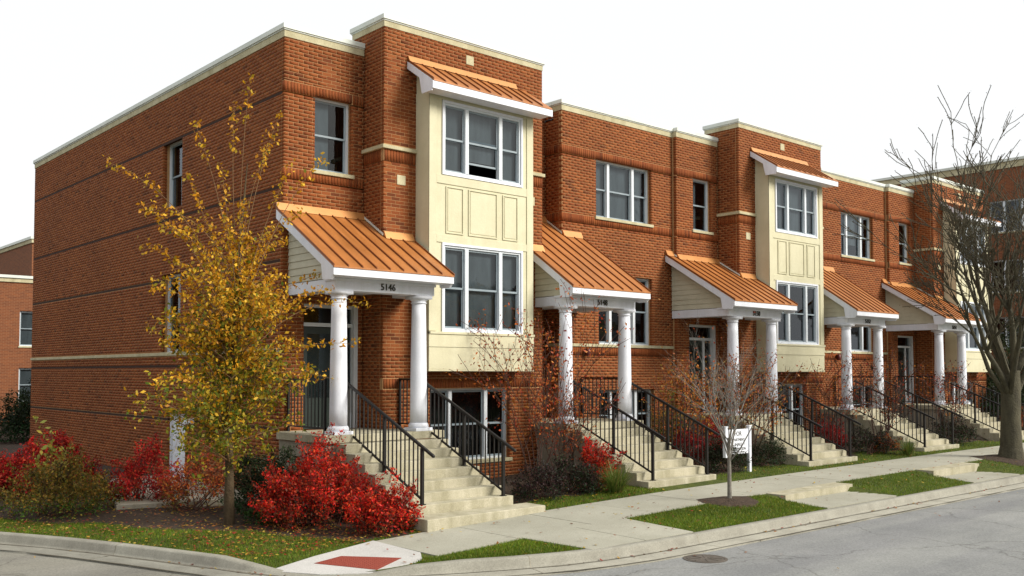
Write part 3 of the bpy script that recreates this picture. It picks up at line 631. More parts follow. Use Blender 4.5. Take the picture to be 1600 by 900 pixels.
# ------------------------------------------------------------------ entrance steps with railings
def gz(x):   # sidewalk level along the street
    return float(np.interp(x, [-4, -1.5, 0, 1, 3, 5.5, 9, 16, 25, 60], [.12, .15, .19, .24, .30, .355, .395, .44, .46, .5]))
RAISED = ((6.95, 9.35), (12.9, 15.3), (18.6, 21.0))
def zl(x, y):    # ground level behind and in front of the sidewalk
    if y < -6.125 and any(a-.2 < x < b-.1 for a, b in RAISED): return .25
    if y < -5.72:
        k = min(1, (-5.72-y)/1.38); return gz(x)*(1-k)+.25*k
    if y > -4.2: return gz(x)+min(.10, .05*(y+4.2))+.03*math.sin(x*2.1)*math.sin(y*1.7)*min(1, y+4.2)
    return gz(x)
def railing(parent, x, y0, y1, ztop0, ztop1, foot, nposts=3):
    """sloping rail in the plane x from (y0, high) down to (y1, low); foot(y) gives the surface level"""
    f = lambda y: ztop0+(ztop1-ztop0)*(y-y0)/(y1-y0)
    yb = y1+.31
    h = MB(); h.bar((x, y0+.03, f(y0)+.013), (x, y1, f(y1)), .05, .045); r = h.build('railing', 'iron', parent, label=None, bevel=.008)
    ys = [y0-.03, (y0+yb)/2-.05, yb]
    for i, y in enumerate(ys):
        p = MB(); p.box(x-.024, x+.024, y-.024, y+.024, foot(y), f(y)-.02); p.box(x-.045, x+.045, y-.045, y+.045, foot(y)+.001, foot(y)+.012); p.build('post', 'iron', r)
    lowr = .83
    b = MB(); b.bar((x, ys[0], f(ys[0])-lowr), (x, ys[-1], f(ys[-1])-lowr), .03, .03); b.build('bottom_rail', 'iron', r)
    for a, c in zip(ys, ys[1:]):
        n = 9
        for i in range(1, n):
            y = a+(c-a)*i/n; q = MB(); q.box(x-.009, x+.009, y-.009, y+.009, f(y)-lowr, f(y)-.02); q.build('baluster', 'iron', r)
    return r
def landing_rail(parent, x, y0, y1):
    z = LAND; h = MB(); h.box(x-.022, x+.022, y0, y1, z+.93, z+.97); r = h.build('railing', 'iron', parent)
    h = MB(); h.box(x-.014, x+.014, y0, y1, z+.09, z+.115); h.build('bottom_rail', 'iron', r)
    for y in (y0+.02, y1-.02): h = MB(); h.box(x-.02, x+.02, y-.02, y+.02, z, z+.93); h.build('post', 'iron', r)
    n = max(2, round((y1-y0)/.12))
    for i in range(1, n): y = y0+(y1-y0)*i/n; q = MB(); q.box(x-.009, x+.009, y-.009, y+.009, z+.11, z+.93); q.build('baluster', 'iron', r)
def steps(X0, xa, xb, label, slab_front, rails, n=8, base=None):
    t = thing('entrance_steps', ((xa+xb)/2, -3, gz(xa)), label, 'front steps', 'concrete entrance steps up to the porches')
    g = base if base is not None else gz((xa+xb)/2)-.02
    rise = (LAND-g-(.15 if slab_front else 0))/n; tr = .298; y_front = -1.705-(n-1)*tr
    g1 = g+(.15 if slab_front else 0)
    tops = []
    for i in range(1, n):
        z = g1+rise*i; yf = y_front+(i-1)*tr; tops.append((yf, z))
        s = MB(); und = min(z-rise-.16, z-.28)
        lo = max(g-.1, z-rise-.26)
        s.prism([(yf, z), (yf+tr, z), (yf+tr, lo+rise if i > 1 else lo+.01), (yf, lo)], 0, xa, xb)
        s.build('step', 'steps', t, bevel=.007)
    if slab_front:
        s = MB(); s.box(xa+.03, xb+.30, -4.27, y_front-.004, g-.08, g+.15); s.build('step', 'steps', t, bevel=.008); s = MB(); s.box(xa+.006, xb-.006, y_front+.006, y_front+.6, g-.08, g1-.002); s.build('footing', 'cheek', t)
    else: s = MB(); s.box(xa+.006, xb-.006, y_front+.02, y_front+.6, g-.1, g1+.001); s.build('footing', 'cheek', t)
    c = MB(); c.prism([(y_front+.35, g-.1), (y_front+.35, g+.05), (-1.71, LAND-.42), (-1.71, g-.1)], 0, xa+.05, xb-.05); c.build('cheek_wall', 'cheek', t)
    def foot(y):
        if y > -1.705: return LAND
        for yf, z in reversed(tops):
            if y >= yf: return z
        return g1
    for x in rails: railing(t, x, -1.5, -4.02 if slab_front else -3.98, 2.43, 1.31+(gz(xa)-.2)*.15, foot)
    return t
# ------------------------------------------------------------------ build the row
LBL = {('A', 0): 'nearest brick townhouse with the long side wall and number 5146 on its porch',
       ('B', 0): 'brick townhouse with number 5148 on its porch, second from the near corner',
       ('A', 1): 'middle townhouse of the row, its cream bay above and right of the white sign',
       ('B', 1): 'brick townhouse with a copper porch roof between the second and the third cream bay',
       ('A', 2): 'farthest brick townhouse of the row, its cream bay partly behind the big bare tree'}
NUM = {('A', 0): '5146', ('B', 0): '5148', ('A', 1): '5150', ('B', 1): '5152', ('A', 2): '5154'}
SL = {('A', 0): 'concrete steps with a wide bottom slab beside the big red bush', ('B', 0): 'concrete steps below the 5148 porch, behind the spiky grass clump',
      ('A', 1): 'concrete steps just right of the white sign', ('B', 1): 'concrete steps second from the right, up to the fourth porch', ('A', 2): 'farthest concrete steps, partly behind the big tree trunk'}
for k in range(3):
    X0 = k*P
    t = unitA(k, X0, NUM['A', k], LBL['A', k], -.15 if k == 0 else -.37, k == 0)
    landing_rail(t, X0+.12, -1.36, -.03); landing_rail(t, X0+2.12, -1.36, YT-.02)
    if k == 0: steps(X0, .13, 2.33, SL['A', 0], True, (.47, 2.17), base=.24)
    else: steps(X0, X0+.02, X0+2.25, SL['A', k], False, (X0+.3, X0+2.1))
    if k < 2:
        t = unitB(k, X0, NUM['B', k], LBL['B', k])
        landing_rail(t, X0+8.02, -1.36, YB-.02)
        steps(X0, X0+5.845, X0+8.02, SL['B', k], False, (X0+6.12, X0+7.86))
# ------------------------------------------------------------------ far buildings
def far_window(t, kind, plane, u0, u1, z0, z1, cols): window(t, kind, plane, u0, u1, z0, z1, cols, rec=.08, blinds=((0, 1), (0, .5), None))
def wing():
    t = thing('apartment_building', (38, 6, .4), 'tall dark brick block at the far right edge, behind the bare tree', 'building')
    xa = 38; ops = []; z = [(9.15, 10.62), (6.35, 7.85), (3.75, 5.2), (1.2, 2.6)]
    for a, b in ((.55, 2.66), (-2.4, -.3), (5.3, 7.4)):
        for c, d in z: ops.append((a, b, c, d))
    m = MB(); slab(m, 'L', xa, -3.2, 26, .2, 12.1, grow(ops), 0, .28); m.box(xa+.28, xa+14, 25.7, 26, .2, 12.1); m.box(xa+.28, xa+14, -3.2, -2.9, .2, 12.1); m.box(xa+13.7, xa+14, -2.9, 25.7, .2, 12.1); m.build('wall', 'farbrick', t)
    s = MB(); s.box(xa-.05, xa+.3, -3.25, 26, 12.1, 12.4); s.box(xa+.3, xa+14, -3.25, -2.9, 12.1, 12.4); s.build('stone_band', 'stone', t)
    s = MB(); s.box(xa-.12, xa+.35, -3.32, 26, 12.4, 12.52); s.box(xa+.35, xa+14, -3.32, -2.9, 12.4, 12.52); s.build('coping', 'coping', t)
    r = MB(); r.box(xa+.28, xa+13.7, -2.9, 25.7, 11.7, 11.75); r.build('flat_roof', 'roofing', t)
    for o in ops: far_window(t, 'L', xa, *o, (1, 1.3, 1))
def rear():
    t = thing('apartment_building', (4, 30, .3), 'red brick building with stone trim behind the left end of the row', 'building')
    ops = [(3.42, 4.6, 3.8, 5.35), (3.42, 4.6, 1.35, 2.84), (-1.5, -.3, 3.8, 5.35), (-1.5, -.3, 1.35, 2.84)]
    m = MB(); slab(m, 'F', 30, -6, 9, 0, 6.6, grow(ops), 0, .28); m.box(-6, -5.7, 30.28, 38, 0, 6.6); m.box(4.95, 5.25, 34, 48, 0, 8.9); m.box(5.25, 20, 34, 34.3, 0, 8.9); m.box(-6, 9, 33.99, 34.2, 0, 6.6)
    m.build('wall', 'farbrick', t)
    s = MB(); s.box(-6.06, 9, 29.94, 30.3, 6.6, 6.78); s.box(4.9, 5.3, 33.9, 48, 8.9, 9.08); s.build('stone_band', 'stone', t)
    s = MB(); s.box(-6.12, 9, 29.88, 30.35, 6.78, 6.9); s.box(4.84, 5.35, 33.85, 48, 9.08, 9.2); s.build('coping', 'coping', t)
    r = MB(); r.box(-5.7, 9, 30.28, 34, 6.3, 6.35); r.build('flat_roof', 'roofing', t)
    for x in (2.3, 1.75): q = MB(); q.box(x, x+.25, 29.985, 30.02, 6.0, 6.25); q.build('accent_stone', 'stone', t)
    for o in ops: far_window(t, 'F', 30, *o, (1,))
wing(); rear()
def opposite(x0, x1, y0, y1, h, label, faces):  # houses added out of view to dim the side wall and glass reflections
    t = thing('unseen_house', ((x0+x1)/2, (y0+y1)/2, 0), label, 'house')
    m = MB(); m.box(x0, x1, y0, y1, 0, h); m.build('wall', 'farbrick', t)
    r = MB(); r.prism([(y0-.4, h), (y1+.4, h), ((y0+y1)/2, h+2.4)], 0, x0-.3, x1+.3); r.build('roof', 'roofing', t)
    w = MB(); g_ = MB()
    for z in (1.2, 4.2):
        if faces == 'N':
            u = x0+1.5
            while u < x1-2: w.box(u-.1, u+1.5, y1+.005, y1+.05, z-.1, z+1.7); g_.box(u, u+1.4, y1+.05, y1+.06, z, z+1.6); u += 3.4
        else:
            u = y0+1.5
            while u < y1-2: w.box(x1+.005, x1+.05, u-.1, u+1.5, z-.1, z+1.7); g_.box(x1+.05, x1+.06, u, u+1.4, z, z+1.6); u += 3.4
    w.build('window', 'vinyl', t, kind='stuff'); g_.build('pane', 'dark', t, kind='stuff')
for x0, x1, w_ in ((-16, 4, 'left hand'), (9, 29, 'middle'), (34, 56, 'right hand')): opposite(x0, x1, -46, -36, 6.8, w_+' brick house across the street, outside the picture', 'N')
for y0, y1, w_ in ((-12, 6, 'nearer'), (11, 30, 'farther')): opposite(-40, -30, y0, y1, 6.8, w_+' brick house across the side street, outside the picture', 'E')
# ------------------------------------------------------------------ ground
def sheet(name, poly, z, mat, kind='structure', th=None):
    m = MB()
    if th: m.prism([(p[0], p[1]) for p in poly], 2, z-th, z)
    else: m.pts([(p[0], p[1], z) for p in poly], [tuple(range(len(poly)))])
    return m.build(name, mat, kind=kind)
sheet('ground', [(-900, -900), (900, -900), (900, 900), (-900, 900)], 0.0, 'earth')
sheet('street', [(-2.6, -6.9), (-2.6, -18), (90, -18), (90, -5.5)], .10, 'street')
sheet('side_street', [(-2.6, -18), (-2.6, -5.0), (-2.6, -4), (-13.5, 22), (-24, 22), (-14, -18)], .104, 'street2')
KP = [(-14.8, 20), (-7.35, 5), (-4.72, -.14), (-4.14, -1.25), (-3.66, -2.41), (-3.24, -3.56), (-2.98, -4.3), (-2.84, -4.75), (-2.74, -5.12), (-2.45, -5.58), (-1.98, -5.93), (-1.55, -6.13),
      (-.93, -6.43), (-.30, -6.72), (.30, -6.94), (.95, -7.06), (2, -7.1), (5, -7.1), (8, -7.1), (11, -7.1), (14, -7.1), (17, -7.1), (20, -7.1), (30, -7.1), (45, -7.1), (80, -7.1)]
KH = [.25]*7+[.20, .13, .125, .13, .22]+[.25]*14
def sweep_kerb():
    # resample
    P2 = [np.array(p, float) for p in KP]; pts = []; hs_ = []
    for i in range(len(P2)-1):
        L = np.linalg.norm(P2[i+1]-P2[i]); n = max(1, int(L/.4)) if L < 8 else int(L/2)
        for j in range(n): t = j/n; pts.append(P2[i]*(1-t)+P2[i+1]*t); hs_.append(KH[i]*(1-t)+KH[i+1]*t)
    pts.append(P2[-1]); hs_.append(KH[-1]); pts = np.array(pts); n = len(pts)
    for _ in range(3):
        q = pts.copy(); q[1:-1] = (pts[:-2]+2*pts[1:-1]+pts[2:])/4; pts = q
    tg = np.gradient(pts, axis=0); tg /= np.linalg.norm(tg, axis=1)[:, None]; nr = np.stack([tg[:, 1], -tg[:, 0]], 1)   # towards the street
    # segment indices for joints every ~3 m are cut with small gaps
    s = np.r_[0, np.cumsum(np.linalg.norm(np.diff(pts, axis=0), axis=1))]
    V = []; F = []; 
    for i in range(n):
        h = hs_[i]; prof = [(-.004, 0.0), (0, h-.012), (.012, h), (.125, h), (.15, h-.02), (.165, max(.135, h-.10)) if h > .16 else (.165, .13), (.20, .112), (.62, .125), (.63, .05)]
        for o, z in prof: V.append((*(pts[i]+nr[i]*o), z))
    k = 9
    for i in range(n-1):
        for j in range(k-1): F.append((i*k+j, i*k+j+1, (i+1)*k+j+1, (i+1)*k+j))
    o = npmesh('kerb', V, F, 'kerb', smooth=False, kind='structure')
    # joint lines as thin dark grooves strips
    jm = MB(); nxt = 1.0
    for i in range(n-1):
        while s[i] <= nxt < s[i+1]:
            t = (nxt-s[i])/(s[i+1]-s[i]); p = pts[i]*(1-t)+pts[i+1]*t; h = hs_[i]*(1-t)+hs_[i+1]*t; d = tg[i]*.006; nn = nr[i]
            prof = [(.0, h+.002), (.125, h+.002), (.152, h-.018), (.167, max(.137, h-.098) if h > .16 else .133), (.20, .115), (.62, .128)]
            for (o0, z0), (o1, z1) in zip(prof, prof[1:]):
                a = p+nn*o0; b = p+nn*o1; jm.pts([(*(a-d), z0), (*(a+d), z0), (*(b+d), z1), (*(b-d), z1)], [(0, 1, 2, 3)])
            nxt += 3.0
    jm.build('kerb_joints', 'cheek', kind='structure')
    dm = MB(); rd = random.Random(3)      # dirt-coloured strips painting the shadow line at the kerb foot, and the gutter seam
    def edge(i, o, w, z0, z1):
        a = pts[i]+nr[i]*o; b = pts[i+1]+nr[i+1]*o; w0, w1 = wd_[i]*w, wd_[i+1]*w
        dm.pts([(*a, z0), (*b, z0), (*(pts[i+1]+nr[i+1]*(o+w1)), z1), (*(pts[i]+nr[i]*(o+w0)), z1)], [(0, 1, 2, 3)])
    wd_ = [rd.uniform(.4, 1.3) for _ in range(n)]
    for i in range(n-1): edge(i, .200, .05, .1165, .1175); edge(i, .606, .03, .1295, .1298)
    dm.build('gutter_shade_dirt', 'shade_dirt', kind='stuff')
    return pts
kpts = sweep_kerb()
kl = np.array([p for p in kpts if p[1] > -7.09 or p[0] < 2]); kl = kl[np.argsort(kl[:, 1])]
def kx(y): return float(np.interp(y, kl[:, 1], kl[:, 0]))
def bed(x, y):
    """0 = turf, 1 = mulch bed near the houses"""
    if y < -4.2: return 0
    e = -3.25+.25*math.sin(x*1.3)+.15*math.sin(x*3.7+1)
    if x < .3: e = float(np.interp(x, [-5.2, -4, -3, -2.3, -1.7, -1.2, .3], [5, .8, -.9, -2.0, -3.0, -3.8, -4.1]))+.2*math.sin(x*3.1)+.1*math.sin(x*9)
    return 1 if y > e else 0
def terrain():
    ys = np.r_[np.arange(-7.09, -.5, .16), np.arange(-.5, 8, .5), 9, 12, 16, 20, 26, 40, 80]
    xs = np.r_[np.arange(0, 30, .125), np.linspace(30, 95, 40)]
    V = []; F = []; col = []
    for y in ys:
        x0 = kx(y)+.01 if y < 20 else -14.8
        for t in xs:
            x = x0+t; V.append((x, y, zl(x, y)-.012))
    n = len(xs); fm = []
    for i in range(len(ys)-1):
        for j in range(n-1):
            F.append((i*n+j, i*n+j+1, (i+1)*n+j+1, (i+1)*n+j)); c = np.mean([V[q] for q in F[-1]], axis=0); fm.append(bed(c[0], c[1]))
    o = npmesh('lawn', V, F, 'turf', kind='structure'); o.data.materials.append(M['soil']); o.data.polygons.foreach_set('material_index', np.array(fm, np.int32))
terrain()
def strip(name, poly, zf, mat, th=.12, up=.0):
    """paving piece whose top follows zf(x,y)"""
    m = MB(); n = len(poly); top = [(x, y, zf(x, y)+up) for x, y in poly]; bot = [(x, y, zf(x, y)-th) for x, y in poly]
    m.pts(top+bot, [tuple(range(n)), tuple(range(2*n-1, n-1, -1))]+[(i, n+i, n+(i+1) % n, (i+1) % n) for i in range(n)])
    return m.build(name, mat)
SW = bpy.data.objects.new('sidewalk', None); C.objects.link(SW); SW['kind'] = 'structure'
def slabp(poly, zf=None, mat='walk', th=.12, up=.0):
    o = strip('slab', poly, zf or (lambda x, y: gz(x)), mat, th, up); o.parent = SW; return o
x = -.75; g = .007; i = 0
while x < 48:
    w = 1.5 if x < 30 else 3
    slabp([(x+g, -5.7), (x+w-g, -5.7), (x+w-g, -4.2), (x+g, -4.2)], up=random.uniform(0, .003)); x += w
# lead walks across the parkway
zp = lambda x, y: zl(x, y)+.004
for (a, b) in ((.80, 1.88), (1.895, 2.98)): slabp([(a, -7.08), (b, -7.08), (b, -5.71), (a, -5.71)], zp)
def raised(a, b):
    zt = gz((a+b)/2)
    slabp([(a, -6.12), (b, -6.12), (b, -5.71), (a, -5.71)], lambda x, y: gz(x), 'steps', .25)
    slabp([(a-.2, -7.08), (b-.1, -7.08), (b-.1, -6.13), (a-.2, -6.13)], lambda x, y: .264, 'walk', .2)
for a, b in RAISED: raised(a, b)
# corner ramp with red tactile panel
zr_ = lambda x, y: float(np.interp((x+y*.9), [-7.4, -4.9], [.125, .17]))
RP = [(-2.82, -4.95), (-1.95, -4.58), (-.765, -4.2), (-.765, -5.35), (-1.0, -5.72), (-1.56, -6.1), (-1.98, -5.91), (-2.45, -5.56), (-2.73, -5.12)]
rp = strip('kerb_ramp', RP, zr_, 'ramp', .1, .012); rp['kind'] = 'structure'
TP = [(-2.19, -4.98), (-1.70, -4.84), (-1.17, -5.48), (-1.80, -5.84)]
tp = strip('tactile_paving', TP, zr_, 'tactile', .02, .017); props(tp, 'red textured paving panel set in the corner kerb ramp', 'tactile paving')
td = MB(); A0, A1, A2, A3 = [np.array(p) for p in TP]
for i in range(1, 16):
    for j in range(1, 13):
        u, v = i/16, j/13; c = (A0*(1-u)+A3*u)*(1-v)+(A1*(1-u)+A2*u)*v; z = zr_(*c)+.0165
        r = .013; td.pts([(c[0]-r, c[1]-r, z), (c[0]+r, c[1]-r, z), (c[0]+r, c[1]+r, z), (c[0]-r, c[1]+r, z), (c[0], c[1], z+.009)], [(0, 1, 4), (1, 2, 4), (2, 3, 4), (3, 0, 4)])
td.build('raised_dots', 'tactile', tp, kind='stuff')
# manhole cover in the street
mh = MB(); mh.lathe(2.05, -8.0, [(.30, .101), (.30, .108), (.26, .108), (.26, .104), (.25, .104), (.25, .109), (.0001, .109)], 28)
for i in range(8):
    a = i*math.pi/4; mh.bar((2.05+.06*math.cos(a), -8+.06*math.sin(a), .111), (2.05+.22*math.cos(a), -8+.22*math.sin(a), .111), .02, .006)
o = mh.build('manhole_cover', 'manhole'); props(o, 'round rusty iron cover let into the street near the kerb', 'manhole cover')
# path and low edge to the side door
pe = MB(); pe.prism([(-2.6, 1.0), (-.3, .2), (-.02, .5), (-.02, 5.3), (-1.2, 5.3), (-2.4, 1.7)], 2, .1, .34); o = pe.build('side_path', 'cheek', kind='structure', bevel=.01)

# ------------------------------------------------------------------ foliage
def rot_frames(n):
    a = RNG.normal(size=(n, 3)); a /= np.linalg.norm(a, axis=1)[:, None]
    b = RNG.normal(size=(n, 3)); b -= (b*a).sum(1)[:, None]*a; b /= np.linalg.norm(b, axis=1)[:, None]
    return a, b
def leaves(name, ctr, size, pal, parent=None, mat='leaf', asp=.55, droop=0, origin=None, kind=None, jit=.18):
    """rhombic leaves at ctr (n,3); pal (k,3) colours or (n,3)"""
    ctr = np.asarray(ctr); n = len(ctr)
    if n == 0: return
    a, b = rot_frames(n); a[:, 2] -= droop; a /= np.linalg.norm(a, axis=1)[:, None]
    s = size*RNG.uniform(.6, 1.25, n)[:, None]; nrm = np.cross(a, b)
    V = np.stack([ctr-a*s*.5, ctr+b*s*asp*.5+nrm*s*.06, ctr+a*s*.5, ctr-b*s*asp*.5+nrm*s*.06], 1).reshape(-1, 3)
    F = np.arange(4*n).reshape(n, 4)
    pal = np.asarray(pal, float); c = pal if len(pal) == n and n > 12 else pal[RNG.integers(0, len(pal), n)]
    c = np.clip(c*RNG.uniform(1-jit, 1+jit, (n, 1)), 0, 1)
    return npmesh(name, V, F, mat, parent, c, 'col', origin=origin, kind=kind)
def tubes(name, segs, mat, parent, n=5):
    """segs: list of (p0,p1,r0,r1)"""
    S_ = np.array([[*a, *b, r, q] for a, b, r, q in segs]); m = len(S_)
    p, q = S_[:, :3], S_[:, 3:6]; d = q-p; L = np.linalg.norm(d, axis=1)[:, None]; d /= np.maximum(L, 1e-6)
    ref = np.where(np.abs(d[:, 2:3]) > .9, np.array([[1., 0, 0]]), np.array([[0, 0, 1.]])); a = np.cross(d, ref); a /= np.linalg.norm(a, axis=1)[:, None]; b = np.cross(d, a)
    V = np.zeros((m, 2*n, 3)); q = q+d*np.minimum(S_[:, 7:8]*.5, L*.2)
    for i in range(n):
        th = 2*math.pi*i/n; o = a*math.cos(th)+b*math.sin(th); V[:, i] = p+o*S_[:, 6:7]; V[:, n+i] = q+o*S_[:, 7:8]
    f = np.array([(i, (i+1) % n, n+(i+1) % n, n+i) for i in range(n)]); F = f[None]+np.arange(m)[:, None, None]*2*n
    return npmesh(name, V.reshape(-1, 3), F.reshape(-1, 4), mat, parent, smooth=True)
def limb(p, d, L, r, depth, out, tips, wig=.15, up=.1, kids=(2, 4), spread=.55, ratio=.68, nseg=5, taper=.35, first=.3, rnd=random):
    p = np.array(p, float); d = np.array(d, float); d /= np.linalg.norm(d); r0 = r; node = []
    for i in range(nseg):
        d2 = d+np.array([rnd.gauss(0, wig), rnd.gauss(0, wig), rnd.gauss(0, wig)+up]); d2 /= np.linalg.norm(d2)
        q = p+d2*L/nseg; r1 = r*(1-(1-taper)*(i+1)/nseg); out.append((p.copy(), q.copy(), r0, r1)); tips.append((q.copy(), d2.copy(), depth))
        if (i+1)/nseg > first: node.append((q, d2, r1))
        p, d, r0 = q, d2, r1
    if depth > 0:
        for _ in range(rnd.randint(*kids)):
            q, dd, rr = node[rnd.randrange(len(node))]
            ax = np.array([rnd.gauss(0, 1), rnd.gauss(0, 1), rnd.gauss(0, .5)]); ax -= ax@dd*dd; ax /= np.linalg.norm(ax)
            nd = dd*math.cos(spread)+ax*math.sin(spread)
            limb(q, nd, L*ratio*rnd.uniform(.7, 1.1), rr*.7, depth-1, out, tips, wig, up, kids, spread, ratio, max(3, nseg-1), taper, first, rnd)
def curve_pts(p0, p1, bend, n=8):
    p0, p1 = np.array(p0, float), np.array(p1, float); mid = (p0+p1)/2+np.array(bend)
    return [(1-t)**2*p0+2*t*(1-t)*mid+t*t*p1 for t in np.linspace(0, 1, n+1)]
def add_curve(out, pts, r0, r1):
    n = len(pts)-1
    for i in range(n): out.append((pts[i], pts[i+1], r0+(r1-r0)*i/n, r0+(r1-r0)*(i+1)/n))
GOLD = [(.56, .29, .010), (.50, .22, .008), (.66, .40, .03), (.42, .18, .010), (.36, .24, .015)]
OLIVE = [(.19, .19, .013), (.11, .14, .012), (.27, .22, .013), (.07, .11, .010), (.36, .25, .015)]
RED = [(.52, .010, .007), (.62, .022, .010), (.36, .008, .007), (.62, .07, .018), (.20, .010, .008), (.28, .05, .015)]
def yellow_tree():
    bx, by, bz = -1.79, -1.66, .25
    t = thing('tree', (bx, by, bz), 'slender golden-leaved tree with arching shoots before the long side wall', 'tree')
    rnd = random.Random(5); out = []; tips = []
    tr = [np.array(p) for p in ((bx, by, bz-.1), (bx+.0, by, 1.0), (bx-.02, by+.02, 1.9), (bx+.05, by, 2.9), (bx+.12, by+.03, 3.9), (bx+.15, by, 4.9), (bx+.25, by, 6.0))]
    rr = [.095, .066, .058, .048, .036, .022, .008]; ts = []
    for i in range(6): ts.append((tr[i], tr[i+1], rr[i], rr[i+1]))
    tubes('trunk', ts, 'bark', t, 10)
    def trunk_at(z): 
        for a, b in zip(tr, tr[1:]):
            if a[2] <= z <= b[2]: return a+(b-a)*(z-a[2])/(b[2]-a[2])
        return tr[-1]
    ctr = []; cols = []
    def addl(p, n, spr, yel):
        for _ in range(n):
            q = p+np.array([rnd.gauss(0, spr), rnd.gauss(0, spr), rnd.gauss(0, spr)]); ctr.append(q)
            pal = GOLD if rnd.random() < yel else OLIVE; cols.append(pal[rnd.randrange(5)])
    # dense crown
    for i in range(60):
        z0 = rnd.uniform(1.15, 3.9); a = rnd.uniform(0, 2*math.pi); zt = z0+rnd.uniform(.2, .9)
        R = float(np.interp(zt, [1.2, 2.3, 3.0, 4.0, 5.0], [.95, 1.4, 1.15, .75, .40]))*rnd.uniform(.45, 1.12)
        p0 = trunk_at(z0); p1 = np.array((bx+.02+R*math.cos(a), by+R*.85*math.sin(a), zt)); pts = curve_pts(p0, p1, (0, 0, rnd.uniform(.0, .2)), 6)
        add_curve(out, pts, .014, .003)
        for j, q in enumerate(pts[1:]):
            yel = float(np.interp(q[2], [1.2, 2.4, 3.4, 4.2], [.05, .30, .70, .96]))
            for _ in range(3):
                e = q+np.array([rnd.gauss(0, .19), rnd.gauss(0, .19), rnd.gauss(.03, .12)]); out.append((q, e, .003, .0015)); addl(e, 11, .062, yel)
    # bare arching shoots that carry leaves only near the tip (seen against wall and sky)
    shoots = [((-1.41, 7.45), 4.2, .28), ((-1.75, 6.9), 4.0, .3), ((-2.35, 6.55), 3.8, .25), ((-.95, 6.9), 3.7, .3), ((-3.75, 5.70), 3.4, .34), ((-3.3, 5.1), 3.0, .3),
              ((-3.15, 4.55), 2.8, .4), ((-.35, 6.2), 3.2, .3), ((.62, 3.82), 2.4, .5), ((.3, 3.1), 2.0, .5), ((.45, 4.4), 2.7, .55), ((-3.05, 3.9), 2.6, .45), ((-.6, 5.3), 3.0, .5),
              ((-.9, 6.0), 3.4, .3), ((-2.6, 5.6), 3.3, .3), ((-1.9, 5.9), 3.7, .35), ((-3.1, 2.5), 1.7, .6), ((-2.9, 3.1), 2.0, .5), ((.2, 2.5), 1.6, .5), ((-1.2, 6.4), 3.9, .3), ((-.2, 4.0), 2.5, .6), ((-2.5, 4.9), 3, .5)]
    for i in range(26):
        a = rnd.uniform(0, 2*math.pi); R_ = rnd.uniform(.5, 1.35); z0 = rnd.uniform(2.2, 3.9); shoots.append(((bx+R_*math.cos(a), z0+rnd.uniform(.5, 1.5)), z0, rnd.uniform(.4, .7)))
    for (x, z), z0, frac in shoots:
        p0 = trunk_at(z0); p1 = np.array((x, by+rnd.uniform(-.5, .4), z)); arch = rnd.uniform(.55, .9) if abs(x-bx) > .9 else rnd.uniform(.05, .3)
        pts = curve_pts(p0, p1, ((bx-x)*.18+rnd.gauss(0, .06), 0, arch), 14); add_curve(out, pts, .010, .0025)
        for j, q in enumerate(pts):
            f = j/14
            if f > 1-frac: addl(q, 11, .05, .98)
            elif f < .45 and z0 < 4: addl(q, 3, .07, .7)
    tubes('branches', out, 'shoot', t, 4)
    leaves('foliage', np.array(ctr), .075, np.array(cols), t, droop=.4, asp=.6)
yellow_tree()
def bare_tree_big():
    bx, by, bz = 17.6, -5.98, .38
    t = thing('tree', (bx, by, bz), 'big bare tree with dark forking limbs at the right edge', 'tree')
    rnd = random.Random(21); out = []; tips = []
    base = [np.array(p) for p in ((bx, by, bz-.1), (bx, by, bz+.25), (bx, by, 1.3), (bx+.05, by, 2.2), (bx+.05, by, 2.6))]
    rr = [.36, .27, .235, .235, .22]; tubes('trunk', [(base[i], base[i+1], rr[i], rr[i+1]) for i in range(4)], 'bark2', t, 14)
    top = base[-1]-np.array([0, 0, .35])
    limbs = [((-1.05, .1, 1.0), 5.3, .11), ((-.85, -.35, 1.15), 5.0, .11), ((-.55, .35, 1.5), 5.0, .12), ((-.2, -.1, 1.9), 4.7, .13), ((.35, .3, 1.6), 4.8, .12), ((.8, -.3, 1.3), 4.4, .12), ((.1, -.7, 1.5), 4.4, .11), ((0.2, .9, 1.5), 4.4, .11), ((-.9, -.3, .95), 3.3, .06), ((-.8, .5, 1.1), 4.0, .085)]
    for d, L, r in limbs: limb(top+np.array([d[0]*.1, d[1]*.1, rnd.uniform(-.3, .35)]), d, L*.80, r*.82, 3, out, tips, .11, .055, (4, 6), .46, .58, 7, .25, .3, rnd)
    out = [(p, q, max(a, .009), max(b_, .008)) for p, q, a, b_ in out]
    tubes('branches', out, 'bark2', t, 5)
    # dead leaves and buds on the twigs
    bud = np.array([q+np.array([rnd.gauss(0, .03) for _ in range(3)]) for q, d, k in tips if k <= 1 for _ in range(2)])
    leaves('buds', bud[::2], .035, [(.06, .04, .03), (.10, .05, .03)], t)
bare_tree_big()
def far_tree(x, y, h, r, pal, label):  # trees added out of view to shade the side wall and tint glass reflections
    t = thing('unseen_tree', (x, y, 0), label, 'tree'); rnd = random.Random(int(x*31+y*7)); out = [((x, y, 0), (x, y, h*.4), .2, .15)]
    cc = []
    for i in range(60):
        u = RNG.normal(size=3); u /= np.linalg.norm(u); c = np.array([x, y, h*.6])+u*np.array([r, r, h*.36])*rnd.uniform(.45, 1); cc.append(c); add_curve(out, curve_pts((x, y, h*rnd.uniform(.25, .5)), c, (0, 0, .2), 4), .06, .015)
    tubes('trunk', [(np.array(a, float), np.array(b, float), c, d) for a, b, c, d in out], 'bark', t, 5)
    cc = np.array(cc); P3 = cc[RNG.integers(0, 60, 3600)]+RNG.normal(0, .42, (3600, 3)); leaves('foliage', P3, .3, pal, t)
